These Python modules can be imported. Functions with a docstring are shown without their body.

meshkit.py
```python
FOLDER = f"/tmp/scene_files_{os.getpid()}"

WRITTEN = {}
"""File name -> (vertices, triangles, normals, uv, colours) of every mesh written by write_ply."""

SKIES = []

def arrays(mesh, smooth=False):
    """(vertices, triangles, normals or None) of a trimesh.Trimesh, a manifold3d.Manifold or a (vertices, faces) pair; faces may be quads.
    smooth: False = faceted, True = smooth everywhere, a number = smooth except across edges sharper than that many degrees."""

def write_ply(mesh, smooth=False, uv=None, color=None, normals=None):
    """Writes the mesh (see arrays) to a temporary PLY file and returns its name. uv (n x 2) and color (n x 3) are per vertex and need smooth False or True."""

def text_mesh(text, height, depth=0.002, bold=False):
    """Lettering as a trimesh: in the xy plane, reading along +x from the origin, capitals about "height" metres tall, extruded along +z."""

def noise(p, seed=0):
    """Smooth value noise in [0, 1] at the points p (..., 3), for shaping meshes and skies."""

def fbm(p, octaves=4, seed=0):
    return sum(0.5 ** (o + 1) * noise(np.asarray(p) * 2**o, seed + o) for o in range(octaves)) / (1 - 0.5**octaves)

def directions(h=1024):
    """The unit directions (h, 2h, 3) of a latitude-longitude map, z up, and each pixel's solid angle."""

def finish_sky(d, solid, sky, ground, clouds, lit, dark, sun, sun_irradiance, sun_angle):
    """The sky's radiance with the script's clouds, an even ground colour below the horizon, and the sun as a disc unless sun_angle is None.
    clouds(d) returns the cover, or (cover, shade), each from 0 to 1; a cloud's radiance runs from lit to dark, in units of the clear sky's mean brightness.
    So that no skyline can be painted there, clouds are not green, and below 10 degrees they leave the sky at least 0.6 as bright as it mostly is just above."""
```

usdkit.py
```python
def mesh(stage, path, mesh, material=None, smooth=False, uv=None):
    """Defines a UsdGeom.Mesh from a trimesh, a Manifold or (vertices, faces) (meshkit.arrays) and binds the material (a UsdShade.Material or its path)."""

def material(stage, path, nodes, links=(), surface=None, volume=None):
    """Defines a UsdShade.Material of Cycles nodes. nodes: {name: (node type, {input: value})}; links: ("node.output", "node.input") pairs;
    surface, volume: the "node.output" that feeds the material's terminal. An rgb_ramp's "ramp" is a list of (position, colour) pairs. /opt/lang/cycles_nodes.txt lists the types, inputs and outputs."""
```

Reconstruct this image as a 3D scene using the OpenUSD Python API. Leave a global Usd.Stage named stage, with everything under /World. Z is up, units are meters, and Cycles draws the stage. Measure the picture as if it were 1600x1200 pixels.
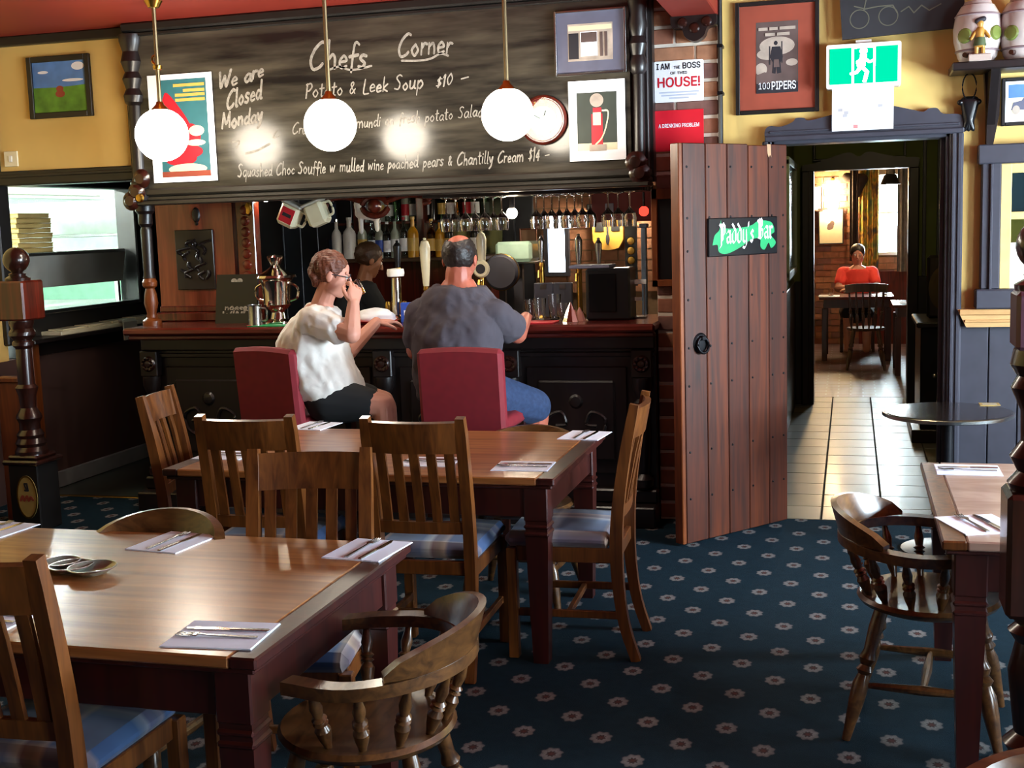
import math, numpy as np, trimesh, usdkit, meshkit
from pxr import Usd, UsdGeom, UsdLux, UsdShade, Gf, Sdf
from manifold3d import Manifold as MF
from shapely.geometry import Polygon, LineString, MultiPolygon, Point
from shapely.ops import unary_union
from shapely import affinity

stage = Usd.Stage.CreateInMemory()
UsdGeom.SetStageUpAxis(stage, UsdGeom.Tokens.z); UsdGeom.SetStageMetersPerUnit(stage, 1.0)
UsdGeom.Xform.Define(stage, '/World'); UsdGeom.Scope.Define(stage, '/World/Looks')
rng = np.random.default_rng(7)
PI = math.pi

# ------------------------------------------------------------------ camera, sky, daylight, exposure
EYE = np.array([0, 0, 1.72]); FPX = 1928.426
CR = np.array([0.9643422729611241, 0.2628129588501489, -0.03119822495916957])
CU = np.array([-0.00402674554980053, 0.13243759553475293, 0.9911831660239445])
CW = np.array([-0.26462759852375595, 0.9557141999308177, -0.12877345281596939])
cam = UsdGeom.Camera.Define(stage, '/World/camera')
cam.AddTransformOp().Set(Gf.Matrix4d(*CR, 0, *CU, 0, *(-CW), 0, *EYE, 1))
cam.CreateHorizontalApertureAttr(36.0); cam.CreateVerticalApertureAttr(27.0)
cam.CreateFocalLengthAttr(36.0 * FPX / 1600); cam.CreateClippingRangeAttr(Gf.Vec2f(0.05, 200))
cam.CreateExposureAttr(0.0)
GLOBE = 34.0        # radiance of the pendant globes
DAY = 64.0          # radiance of the daylight behind the dining-room windows
dome = UsdLux.DomeLight.Define(stage, '/World/sky')
dome.CreateIntensityAttr(6.0); dome.CreateColorAttr(Gf.Vec3f(0.80, 0.92, 1.0))
def window_light(name, loc, rx, ry, rz, w, h, inten, col):
    l = UsdLux.RectLight.Define(stage, '/World/' + name)
    l.AddTranslateOp().Set(Gf.Vec3d(*loc)); l.AddRotateXYZOp().Set(Gf.Vec3f(rx, ry, rz))
    l.CreateWidthAttr(w); l.CreateHeightAttr(h); l.CreateIntensityAttr(inten); l.CreateColorAttr(Gf.Vec3f(*col))
window_light('daylight_right', (3.62, 4.6, 1.55), 0, 90, 0, 1.5, 2.0, DAY, (0.70, 0.87, 1.0))
window_light('daylight_near', (3.62, 1.2, 1.55), 0, 90, 0, 1.5, 2.0, DAY * .12, (0.80, 0.92, 1.0))
window_light('daylight_far_room', (0.62, 17.25, 1.65), -90, 0, 0, 0.9, 1.2, 150, (0.85, 0.94, 1.0))

# ------------------------------------------------------------------ helpers
def at(px, py, y):
    d = (px - 800) / FPX * CR - (py - 600) / FPX * CU + CW
    return EYE + d * y / d[1]
def atz(px, py, z):
    d = (px - 800) / FPX * CR - (py - 600) / FPX * CU + CW
    return EYE + d * (z - EYE[2]) / d[2]
def rect(x0, y0, x1, y1, Y):
    a, b = at(x0, y0, Y), at(x1, y1, Y)
    return min(a[0], b[0]), max(a[0], b[0]), min(a[2], b[2]), max(a[2], b[2])
def lin(h):
    h = h.lstrip('#'); c = [int(h[i:i+2], 16) / 255 for i in (0, 2, 4)]
    return tuple(x / 12.92 if x <= .04045 else ((x + .055) / 1.055) ** 2.4 for x in c)
class Ref(str): pass
class G:
    def __init__(s): s.n, s.l = {}, []
    def __call__(s, kind, out, **kw):
        nm = 'n%d' % len(s.n); inp = {}
        for k, v in kw.items():
            if isinstance(v, Ref): s.l.append((str(v), nm + '.' + k))
            else: inp[k] = v
        s.n[nm] = (kind, inp); return Ref(nm + '.' + out)
    def m(s, op, a, b=0.0, c=0.0): return s('math', 'value', math_type=op, value1=a, value2=b, value3=c)
    def done(s, name, surf): return usdkit.material(stage, '/World/Looks/' + name, s.n, s.l, surface=str(surf))
def noise(g, scale, sv=(1, 1, 1), detail=3., dist=0., rough=.5):
    c = g('texture_coordinate', 'object'); mp = g('mapping', 'vector', mapping_type='point', vector=c, scale=sv)
    return g('noise_texture', 'fac', vector=mp, scale=float(scale), detail=float(detail), distortion=float(dist), roughness=float(rough))
def simple(name, col, rough=.5, metal=0., var=.12, scale=9., bump=0., coat=0., spec=.5, sheen=0., sv=(1, 1, 1)):
    g = G(); c = np.array(lin(col)); kw = {}
    n = noise(g, scale, sv)
    base = g('rgb_ramp', 'color', fac=n, ramp=[(.25, tuple(c * (1 - var))), (.75, tuple(np.minimum(c * (1 + var), 1)))])
    if bump: kw['normal'] = g('bump', 'normal', height=n, strength=bump, distance=.01)
    return g.done(name, g('principled_bsdf', 'BSDF', base_color=base, roughness=rough, metallic=metal, coat_weight=coat, coat_roughness=.15, specular_ior_level=spec, sheen_weight=sheen, **kw))
def wood(name, dark, light, sv=(22, 22, 1.6), rough=.35, coat=.25, scale=1.4):
    g = G(); n = noise(g, scale, sv, 4., .8); n2 = noise(g, 3.)
    a = g('rgb_ramp', 'color', fac=n, ramp=[(.28, lin(dark)), (.5, tuple((np.array(lin(dark)) + lin(light)) / 2)), (.72, lin(light))])
    b = g('mix', 'color', mix_type='multiply', fac=.35, color1=a, color2=g('rgb_ramp', 'color', fac=n2, ramp=[(.3, (.55, .5, .48)), (.7, (1, 1, 1))]))
    bp = g('bump', 'normal', height=n, strength=.12, distance=.004)
    return g.done(name, g('principled_bsdf', 'BSDF', base_color=b, roughness=rough, coat_weight=coat, coat_roughness=.18, normal=bp))
def emit(name, col, st):
    g = G(); return g.done(name, g('emission', 'emission', color=lin(col), strength=float(st)))
def glass(name, col='#ffffff', rough=.02):
    g = G(); return g.done(name, g('principled_bsdf', 'BSDF', base_color=lin(col), roughness=rough, transmission_weight=1., ior=1.45))
def pane(name, tint=(.85, .9, .9), gl=.03):
    g = G(); f = g('fresnel', 'fac', IOR=1.5)
    return g.done(name, g('mix_closure', 'closure', fac=f, closure1=g('transparent_bsdf', 'BSDF', color=tint), closure2=g('glossy_bsdf', 'BSDF', color=(1, 1, 1), roughness=gl)))

used, MATX = {}, {}
def numbered(parent, name):
    k = (parent, name); i = used.get(k, -1) + 1; used[k] = i
    return name if i == 0 else '%s_%03d' % (name, i)
def tag(p, label=None, cat=None, group=None, kind=None):
    for k, v in (('label', label), ('category', cat), ('group', group), ('kind', kind)):
        if v: p.SetCustomDataByKey(k, v)
    return p
def thing(name, label, cat, loc=(0, 0, 0), rz=0., group=None, kind=None):
    path = '/World/' + numbered('/World', name)
    x = UsdGeom.Xform.Define(stage, path); x.AddTranslateOp().Set(Gf.Vec3d(*map(float, loc))); x.AddRotateZOp().Set(math.degrees(rz))
    MATX[path] = (np.array(loc, float), rz)
    return tag(x.GetPrim(), label, cat, group, kind)
def tri(m):
    if hasattr(m, 'to_mesh'):
        q = m.to_mesh(); return trimesh.Trimesh(np.array(q.vert_properties[:, :3]), np.array(q.tri_verts), process=False)
    return m
def cat_(ms):
    return trimesh.util.concatenate([tri(m) for m in ms])
def obj(name, mesh, m, parent=None, smooth=30, label=None, cat=None, group=None, kind=None, w=False):
    """one Mesh prim; w: the mesh is in world coordinates and is moved into its parent's frame"""
    if isinstance(mesh, list): mesh = cat_(mesh)
    mesh = tri(mesh)
    pp = parent.GetPath().pathString if parent is not None else '/World'
    if w and parent is not None:
        root = '/'.join(pp.split('/')[:3])
        if root in MATX:
            loc, rz = MATX[root]; v = np.array(mesh.vertices) - loc; c, s = math.cos(-rz), math.sin(-rz)
            v = np.c_[v[:, 0] * c - v[:, 1] * s, v[:, 0] * s + v[:, 1] * c, v[:, 2]]
            mesh = trimesh.Trimesh(v, mesh.faces, process=False)
    return tag(usdkit.mesh(stage, pp + '/' + numbered(pp, name), mesh, m, smooth=smooth).GetPrim(), label, cat, group, kind)
def dup(root, loc, rz=0., label=None, group=None, name=None):
    was = root.GetCustomData(); base = root.GetName()
    base = base[:-4] if base[-4:-3] == '_' and base[-3:].isdigit() else base
    r = thing(name or base, label or was['label'], was['category'], loc, rz, group or was.get('group'))
    r.GetReferences().AddInternalReference(root.GetPath()); r.SetInstanceable(True)
    return r

def T(m, loc=(0, 0, 0), rz=0., rx=0., ry=0.):
    m = tri(m).copy(); M = trimesh.transformations.euler_matrix(rx, ry, rz, 'sxyz'); M[:3, 3] = loc; m.apply_transform(M); return m
def box(x0, x1, y0, y1, z0, z1, bev=0.):
    x0, x1 = min(x0, x1), max(x0, x1); y0, y1 = min(y0, y1), max(y0, y1); z0, z1 = min(z0, z1), max(z0, z1)
    if not bev: return T(trimesh.creation.box((x1 - x0, y1 - y0, z1 - z0)), ((x0 + x1) / 2, (y0 + y1) / 2, (z0 + z1) / 2))
    b = min(bev, (x1 - x0) / 2.2, (y1 - y0) / 2.2, (z1 - z0) / 2.2); p = []
    for X, sx in ((x0, 1), (x1, -1)):
        for Y, sy in ((y0, 1), (y1, -1)):
            for Z, sz in ((z0, 1), (z1, -1)):
                p += [(X, Y + sy * b, Z + sz * b), (X + sx * b, Y, Z + sz * b), (X + sx * b, Y + sy * b, Z)]
    return tri(MF.hull_points(np.array(p, float)))
def lathe(prof, n=20, sx=1., sy=1., cen=(0, 0, 0)):
    prof = np.array(prof, float); a = np.arange(n) * 2 * PI / n; k = len(prof)
    v = np.stack([np.outer(prof[:, 0], np.cos(a)) * sx, np.outer(prof[:, 0], np.sin(a)) * sy, np.repeat(prof[:, 1:], n, 1)], -1).reshape(-1, 3)
    f = []
    for i in range(k - 1):
        for j in range(n):
            q = (i * n + j, i * n + (j + 1) % n, (i + 1) * n + (j + 1) % n, (i + 1) * n + j); f += [(q[0], q[1], q[2]), (q[0], q[2], q[3])]
    v = list(map(tuple, v))
    for row, flip in ((0, True), (k - 1, False)):
        if prof[row, 0] > 1e-5:
            c = len(v); v.append((0, 0, prof[row, 1]))
            for j in range(n):
                t = (row * n + j, row * n + (j + 1) % n, c); f.append(t[::-1] if flip else t)
    m = trimesh.Trimesh(np.array(v) + np.array(cen), np.array(f), process=False); m.merge_vertices(); m.update_faces(m.nondegenerate_faces()); return m
def tube(pts, r, n=8, closed=False):
    p = np.array(pts, float); r = np.broadcast_to(r, (len(p),)).astype(float)
    t = np.gradient(p, axis=0) if not closed else np.roll(p, -1, 0) - np.roll(p, 1, 0)
    t /= np.linalg.norm(t, axis=1, keepdims=True) + 1e-12
    ref = np.array([0, 0, 1.]) if abs(t[:, 2]).mean() < .8 else np.array([1., 0, 0])
    a = np.cross(t, ref); a /= np.linalg.norm(a, axis=1, keepdims=True) + 1e-12; b = np.cross(t, a)
    g = np.arange(n) * 2 * PI / n
    v = p[:, None] + r[:, None, None] * (np.cos(g)[None, :, None] * a[:, None] + np.sin(g)[None, :, None] * b[:, None])
    k = len(p); v = v.reshape(-1, 3); f = []
    for i in range(k if closed else k - 1):
        for j in range(n):
            i2 = (i + 1) % k; q = (i * n + j, i * n + (j + 1) % n, i2 * n + (j + 1) % n, i2 * n + j); f += [(q[0], q[2], q[1]), (q[0], q[3], q[2])]
    if not closed:
        v = np.vstack([v, p[0], p[-1]])
        for j in range(n):
            f += [(j, (j + 1) % n, k * n), ((k - 1) * n + (j + 1) % n, (k - 1) * n + j, k * n + 1)]
    m = trimesh.Trimesh(v, np.array(f), process=False)
    m.fix_normals(); return m
def bar(pts, w, d, up=(1, 0, 0)):
    """a rectangular section swept along a path: w along up, d across"""
    p = np.array(pts, float); up = np.array(up, float); t = np.gradient(p, axis=0); t /= np.linalg.norm(t, axis=1, keepdims=True)
    s = np.cross(t, up); s /= np.linalg.norm(s, axis=1, keepdims=True)
    w = np.broadcast_to(w, (len(p),)); d = np.broadcast_to(d, (len(p),))
    u = np.cross(s, t)
    c = [p + i * u * w[:, None] / 2 + j * s * d[:, None] / 2 for i, j in ((-1, -1), (1, -1), (1, 1), (-1, 1))]
    v = np.stack(c, 1).reshape(-1, 3); f = []; k = len(p)
    for i in range(k - 1):
        for j in range(4):
            q = (i * 4 + j, i * 4 + (j + 1) % 4, i * 4 + 4 + (j + 1) % 4, i * 4 + 4 + j); f += [(q[0], q[1], q[2]), (q[0], q[2], q[3])]
    f += [(0, 2, 1), (0, 3, 2), (4 * k - 4, 4 * k - 3, 4 * k - 2), (4 * k - 4, 4 * k - 2, 4 * k - 1)]
    m = trimesh.Trimesh(v, np.array(f), process=False); m.fix_normals(); return m
def prism(poly, y0, y1):
    """(x, z) outline standing in a wall plane, from y0 (front) to y1 (back)"""
    g = poly if hasattr(poly, 'geom_type') else Polygon(poly)
    out = []
    for q in getattr(g, 'geoms', [g]):
        if q.area < 1e-9: continue
        m = trimesh.creation.extrude_polygon(q, abs(y1 - y0), engine='earcut')
        v = np.array(m.vertices); m.vertices = np.c_[v[:, 0], max(y0, y1) - v[:, 2], v[:, 1]]; out.append(m)
    return cat_(out)
def flat(poly, z0, z1):
    g = poly if hasattr(poly, 'geom_type') else Polygon(poly)
    return cat_([T(trimesh.creation.extrude_polygon(q, z1 - z0, engine='earcut'), (0, 0, z0)) for q in getattr(g, 'geoms', [g])])
def ell(cx, cz, rx, rz, n=24): return Polygon([(cx + rx * math.cos(a), cz + rz * math.sin(a)) for a in np.arange(n) * 2 * PI / n])
def rc(x0, x1, z0, z1): return Polygon([(x0, z0), (x1, z0), (x1, z1), (x0, z1)])
def smooth_curve(p, k=5):
    p = np.array(p, float)
    if len(p) < 3: return p
    q = np.vstack([2 * p[0] - p[1], p, 2 * p[-1] - p[-2]]); out = []
    for i in range(1, len(q) - 2):
        for t in np.arange(k) / k:
            a, b, c, d = q[i-1], q[i], q[i+1], q[i+2]
            out.append(.5 * (2*b + (c-a)*t + (2*a-5*b+4*c-d)*t*t + (3*b-a-3*c+d)*t**3))
    return np.array(out + [p[-1]])
def sph(r, c=(0, 0, 0), s=(1, 1, 1), n=16): return MF.sphere(r, n).scale(s).translate(tuple(map(float, c)))
def hull(*sp): return MF.batch_hull([sph(r, c, n=12) for c, r in sp])
def chain(pts, rs):
    return [hull((pts[i], rs[i]), (pts[i+1], rs[i+1])) for i in range(len(pts) - 1)]
def uni(l):
    a = l[0]
    for b in l[1:]: a = a + b
    return a
def skin(m, edge=.02, it=8):
    m = m.refine_to_length(edge) if edge else m
    t = tri(m); t.merge_vertices(); trimesh.smoothing.filter_taubin(t, iterations=it); return t
# lettering on walls: reads along +x, faces -y
def text(s, h, x, z, y, bold=False, width=None, depth=.0015, cen=False):
    m = meshkit.text_mesh(s, h, depth, bold); b = m.bounds
    if width: m.apply_scale([width / (b[1][0] - b[0][0]), 1, 1]); b = m.bounds
    v = np.array(m.vertices); v[:, 0] -= (b[0][0] + b[1][0]) / 2 if cen else b[0][0]
    m.vertices = np.c_[v[:, 0] + x, y - v[:, 2], v[:, 1] + z]; return m
HAND = {
 'a': (.52, [[(.45,.42),(.25,.5),(.05,.25),(.2,0),(.42,.2),(.45,.45),(.43,.1),(.55,0)]]), 'b': (.5, [[(.08,1),(.08,0)],[(.08,.35),(.28,.5),(.45,.25),(.28,0),(.08,.08)]]),
 'c': (.42, [[(.4,.42),(.22,.5),(.05,.25),(.2,0),(.42,.08)]]), 'd': (.52, [[(.42,.4),(.22,.5),(.05,.25),(.2,0),(.42,.2)],[(.46,1),(.44,.1),(.55,0)]]),
 'e': (.45, [[(.06,.25),(.4,.3),(.25,.5),(.06,.3),(.15,.02),(.42,.08)]]), 'f': (.4, [[(.42,.9),(.28,1),(.18,.8),(.16,-.15)],[(.02,.45),(.4,.5)]]),
 'h': (.5, [[(.08,1),(.08,0)],[(.1,.3),(.28,.5),(.4,.35),(.42,0)]]), 'i': (.2, [[(.1,.5),(.1,0)],[(.1,.72),(.12,.76)]]), 'k': (.45, [[(.08,1),(.08,0)],[(.4,.5),(.1,.22),(.42,0)]]),
 'l': (.24, [[(.12,1),(.1,.08),(.22,0)]]), 'm': (.75, [[(.06,.5),(.08,0)],[(.1,.35),(.25,.5),(.35,.35),(.36,0)],[(.38,.35),(.55,.5),(.66,.3),(.68,0)]]),
 'n': (.5, [[(.06,.5),(.08,0)],[(.1,.35),(.28,.5),(.4,.3),(.42,0)]]), 'o': (.5, [[(.25,.5),(.05,.25),(.25,0),(.43,.25),(.25,.5)]]),
 'p': (.5, [[(.08,.5),(.06,-.4)],[(.08,.3),(.28,.5),(.44,.25),(.25,0),(.08,.1)]]), 'q': (.5, [[(.42,.42),(.22,.5),(.05,.25),(.2,0),(.42,.2)],[(.42,.5),(.42,-.4)]]),
 'r': (.38, [[(.07,.5),(.08,0)],[(.1,.3),(.22,.48),(.38,.45)]]), 's': (.4, [[(.36,.45),(.18,.5),(.08,.36),(.32,.16),(.22,0),(.03,.05)]]),
 't': (.36, [[(.16,.85),(.16,.1),(.3,0)],[(0,.55),(.34,.58)]]), 'u': (.52, [[(.06,.5),(.08,.1),(.22,0),(.4,.2),(.42,.5)],[(.42,.5),(.42,.08),(.52,0)]]),
 'w': (.66, [[(.05,.5),(.15,0),(.3,.4),(.45,0),(.6,.5)]]), 'x': (.42, [[(.05,.5),(.38,0)],[(.38,.5),(.03,0)]]), 'y': (.48, [[(.05,.5),(.2,.1),(.4,.5)],[(.42,.5),(.3,-.2),(.1,-.4)]]),
 'C': (.7, [[(.68,.95),(.5,1),(.2,.75),(.05,.35),(.2,.02),(.5,.08),(.62,.2)]]), 'L': (.5, [[(.12,1),(.08,.05),(.5,0)]]), 'P': (.55, [[(.1,1),(.08,0)],[(.02,.95),(.4,1),(.5,.75),(.3,.5),(.1,.48)]]),
 'S': (.55, [[(.5,.9),(.3,1),(.1,.8),(.4,.4),(.3,.05),(.02,.1)]]), 'W': (.9, [[(.02,1),(.2,0),(.42,.7),(.6,0),(.85,1)]]), 'M': (.85, [[(.08,0),(.12,1)],[(.12,1),(.42,.25),(.7,1)],[(.7,1),(.78,0)]]),
 '$': (.45, [[(.4,.8),(.22,.88),(.08,.7),(.35,.4),(.25,.15),(.03,.2)],[(.22,1),(.2,0)]]), '1': (.25, [[(.05,.75),(.15,.95),(.14,0)]]), '0': (.5, [[(.25,.95),(.05,.5),(.22,0),(.42,.45),(.25,.95)]]),
 '4': (.5, [[(.35,.95),(.05,.35),(.45,.35)],[(.36,.7),(.34,0)]]), '-': (.6, [[(.05,.4),(.55,.45)]]), '&': (.5, [[(.45,.0),(.1,.55),(.22,.75),(.3,.6),(.06,.2),(.2,0),(.45,.3)]]),
 'B': (.55, [[(.1,1),(.08,0)],[(.02,.98),(.38,.95),(.4,.65),(.1,.52)],[(.12,.52),(.5,.42),(.45,.08),(.04,.0)]]), 'I': (.2, [[(.1,1),(.1,0)]]), 'N': (.7, [[(.08,0),(.1,1)],[(.1,1),(.58,0)],[(.58,0),(.62,1)]]), 'E': (.5, [[(.1,1),(.08,0),(.45,0)],[(.1,.5),(.4,.52)],[(.1,1),(.45,1)]]), ' ': (.42, [])}
def hand(s, h, x, z, y, wid=.07, slope=0., width=None, depth=.0008):
    cx, geo, wd = 0., [], []
    r = np.random.default_rng(len(s) * 13 + ord(s[0]))
    nw = 0
    for ch in s:
        nw += ch == ' '
        a, st = HAND[ch]; dz = r.normal(0, .03); k = r.normal(1, .06)
        for l in st:
            q = smooth_curve([(cx + px * k + pz * .18, pz * k + dz) for px, pz in l]); geo.append(LineString(q).buffer(wid * r.uniform(.75, 1.15), quad_segs=3)); wd.append(nw)
        cx += a * k + .07
    b = unary_union(geo).bounds; sx = (width / (b[2] - b[0])) if width else h; out = []
    for k in range(nw + 1):
        g = unary_union([q for q, i in zip(geo, wd) if i == k])
        g = affinity.translate(affinity.scale(affinity.translate(g, -b[0], 0), sx, h, origin=(0, 0)), x, z)
        out.append(prism(affinity.skew(g, ys=math.atan(slope), origin=(x, z), use_radians=True).simplify(h * .008), y - depth, y))
    return out
def nib(lines, w=.16, ang=40):
    """broad-nib strokes, for black-letter"""
    dx, dz = w / 2 * math.cos(math.radians(ang)), w / 2 * math.sin(math.radians(ang)); g = []
    for l in lines:
        for (x0, z0), (x1, z1) in zip(l, l[1:]):
            g.append(MultiPoint_([(x0-dx, z0-dz), (x0+dx, z0+dz), (x1-dx, z1-dz), (x1+dx, z1+dz)]))
    return unary_union(g).buffer(.012)
def MultiPoint_(p):
    from shapely.geometry import MultiPoint
    return MultiPoint(p).convex_hull.buffer(1e-4)

# ------------------------------------------------------------------ materials
M = {}
M['yellow'] = simple('yellow_plaster', '#dcb96c', .75, var=.06, scale=3, bump=.15)
M['red_ceiling'] = simple('red_ceiling_paint', '#82200f', .6, var=.06, scale=2)
M['slate'] = simple('slate_paint', '#3a3a44', .45, var=.1, scale=14)
M['black'] = simple('black_paint', '#1b1918', .4, var=.2, scale=12)
M['blackwood'] = simple('black_stained_wood', '#191212', .38, var=.3, scale=5, sv=(14, 14, 1.2), coat=.15)
M['mahog'] = wood('mahogany', '#3a1009', '#6e2413', (18, 18, 1.2), .25, .4)
M['mahog_x'] = wood('mahogany_along', '#3a0f0b', '#72241a', (1.2, 18, 18), .2, .5)
M['doorwood'] = wood('door_timber', '#321205', '#672b06', (20, 20, 1.1), .45, .05)
M['doorwood_b'] = wood('door_timber_dark', '#2b0f04', '#552106', (20, 20, 1.1), .45, .05)
M['oak'] = wood('chair_oak', '#47230c', '#7d4a1e', (24, 24, 1.5), .33, .3)
M['windsor'] = wood('windsor_wood', '#3b2413', '#6e4a26', (8, 24, 24), .28, .4)
M['windsor_d'] = wood('windsor_dark_wood', '#301a10', '#573520', (20, 20, 3), .28, .4)
M['tabletop'] = wood('table_top_oak', '#824a20', '#bc8048', (1.1, 16, 16), .3, .35)
M['tabletop_r'] = wood('table_top_daylight_tint', '#9a7868', '#bfa496', (3, 9, 9), .3, .4)  # window daylight painted in: paler than the other table tops
M['tableleg'] = wood('table_leg_stain', '#270c0a', '#431610', (16, 16, 1.4), .35, .3)
M['darkpost'] = wood('newel_wood', '#1a0c09', '#37170f', (14, 14, 2), .22, .5)
M['orange'] = wood('orange_timber', '#5e2a0d', '#8d4a1b', (14, 14, 1.4), .4, .2)
M['brown'] = simple('brown_panel', '#47302b', .6, var=.1, scale=3)
M['grey'] = simple('grey_paint', '#7d7f80', .6)
M['steel'] = simple('stainless_steel', '#b6b8b6', .22, 1., .05)
M['napkin'] = simple('napkin_paper', '#e6edff', .8, var=.02)
M['brushed'] = simple('brushed_steel', '#a2a29a', .34, .25, .06)
M['silver'] = simple('polished_silver', '#d9d2c4', .09, 1., .03)
M['brass'] = simple('brass', '#c29a4a', .25, 1., .05)
M['rod'] = simple('aged_brass_rod', '#8f7f5e', .4, .8, .05)
M['iron'] = simple('black_iron', '#16161a', .4, .6)
M['white'] = simple('white_enamel', '#ece9e2', .4, var=.03)
M['cream'] = simple('cream_glaze', '#e2d9b8', .25, var=.05, coat=.4)
M['paper'] = simple('white_paper', '#eef0f6', .8, var=.03)
M['chalkb'] = None
g = G(); n = noise(g, 1.6, (.55, 1, 2.6), 5., .6); n2 = noise(g, 5., (.4, 1, 3), 4.)
f = g.m('multiply', n, n2)
M['chalkb'] = g.done('chalkboard', g('principled_bsdf', 'BSDF', base_color=g('rgb_ramp', 'color', fac=f, ramp=[(.15, lin('#1d1b1a')), (.42, lin('#544e42'))]), roughness=g('rgb_ramp', 'color', fac=f, ramp=[(.1, (.13,) * 3), (.4, (.24,) * 3)]), specular_ior_level=.5))
M['chalk'] = simple('chalk', '#98938a', .9, var=.35, scale=60)
M['red_leather'] = simple('red_upholstery', '#7c1522', .75, var=.1, scale=20)
M['glass'] = glass('clear_glass'); M['pane'] = pane('window_pane')
M['pane_dark'] = simple('dark_pane', '#16282e', .05, var=.3, scale=2, coat=1.)
M['green_wall'] = simple('green_plaster', '#5c6426', .7, var=.08)
M['mortar'] = simple('pale_mortar', '#d2c8ba', .9, var=.15, scale=20, bump=.3)
M['mortar_d'] = simple('brown_mortar', '#8a6c50', .9, var=.15, scale=20, bump=.3)
BR = [simple('brick_%s' % a, c, .8, var=.25, scale=14, bump=.35) for a, c in (('tan', '#a27052'), ('red', '#8e5a44'), ('plum', '#745048'))]
M['skin'] = simple('skin', '#c98d78', .55, var=.06, scale=8)
M['skin_r'] = simple('ruddy_skin', '#b0604a', .5, var=.08, scale=8)
M['skin_d'] = simple('tanned_skin', '#8d5a3c', .5, var=.08, scale=8)
M['hair_r'] = simple('auburn_hair', '#5c2e1a', .5, var=.35, scale=30, bump=.5, sv=(1, 1, 6))
M['hair_d'] = simple('dark_hair', '#211713', .5, var=.35, scale=40, bump=.5)
M['hair_b'] = simple('short_brown_hair', '#3c2616', .5, var=.35, scale=40, bump=.5)
M['tee_w'] = simple('white_cotton', '#dfdbd4', .9, var=.05, scale=6, bump=.25)
M['tee_g'] = simple('charcoal_cotton', '#47424a', .9, var=.08, scale=7, bump=.25)
M['tee_b'] = simple('black_cotton', '#141619', .85)
M['coral'] = simple('coral_cotton', '#f0463c', .85, var=.08)
M['denim'] = simple('denim', '#27395a', .9, var=.25, scale=40)
M['lens'] = simple('eye_white', '#d8d0c8', .3)
M['red'] = simple('red_print', '#c3182c', .5, var=.1); M['gold'] = simple('gold_print', '#d9b45a', .4); M['blue'] = simple('blue_print', '#2c4fb0', .5)
M['green'] = simple('green_print', '#119a5a', .45); M['teal'] = simple('teal_print', '#2f6f78', .6)
M['ink'] = simple('dark_ink', '#25232a', .6); M['sepia'] = simple('sepia_print', '#5c4a46', .7, var=.6, scale=5); M['sepia_l'] = simple('pale_sepia_print', '#b5a698', .7, var=.3, scale=12)
M['mauve'] = simple('grey_mauve_mount', '#5f6074', .6); M['rust'] = simple('rust_mount', '#98442f', .7)
M['skyblue'] = simple('painted_sky', '#5a86c8', .6, var=.35, scale=6); M['grass'] = simple('painted_grass', '#5c8c2c', .6, var=.45, scale=10)
M['carton'] = simple('kraft_carton', '#b59a5c', .8, var=.08); M['plastic_black'] = simple('black_plastic', '#111114', .3)
M['palewall'] = simple('white_tile', '#dfe8e2', .4); M['greentile'] = simple('green_tile', '#8fc0a4', .4)
M['globe'] = emit('lit_globe', '#fff2dc', GLOBE); M['bulb'] = emit('lit_bulb', '#ffeccc', 300.); M['fluoro'] = emit('fluorescent_tube', '#f4fff8', 900.)
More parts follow.
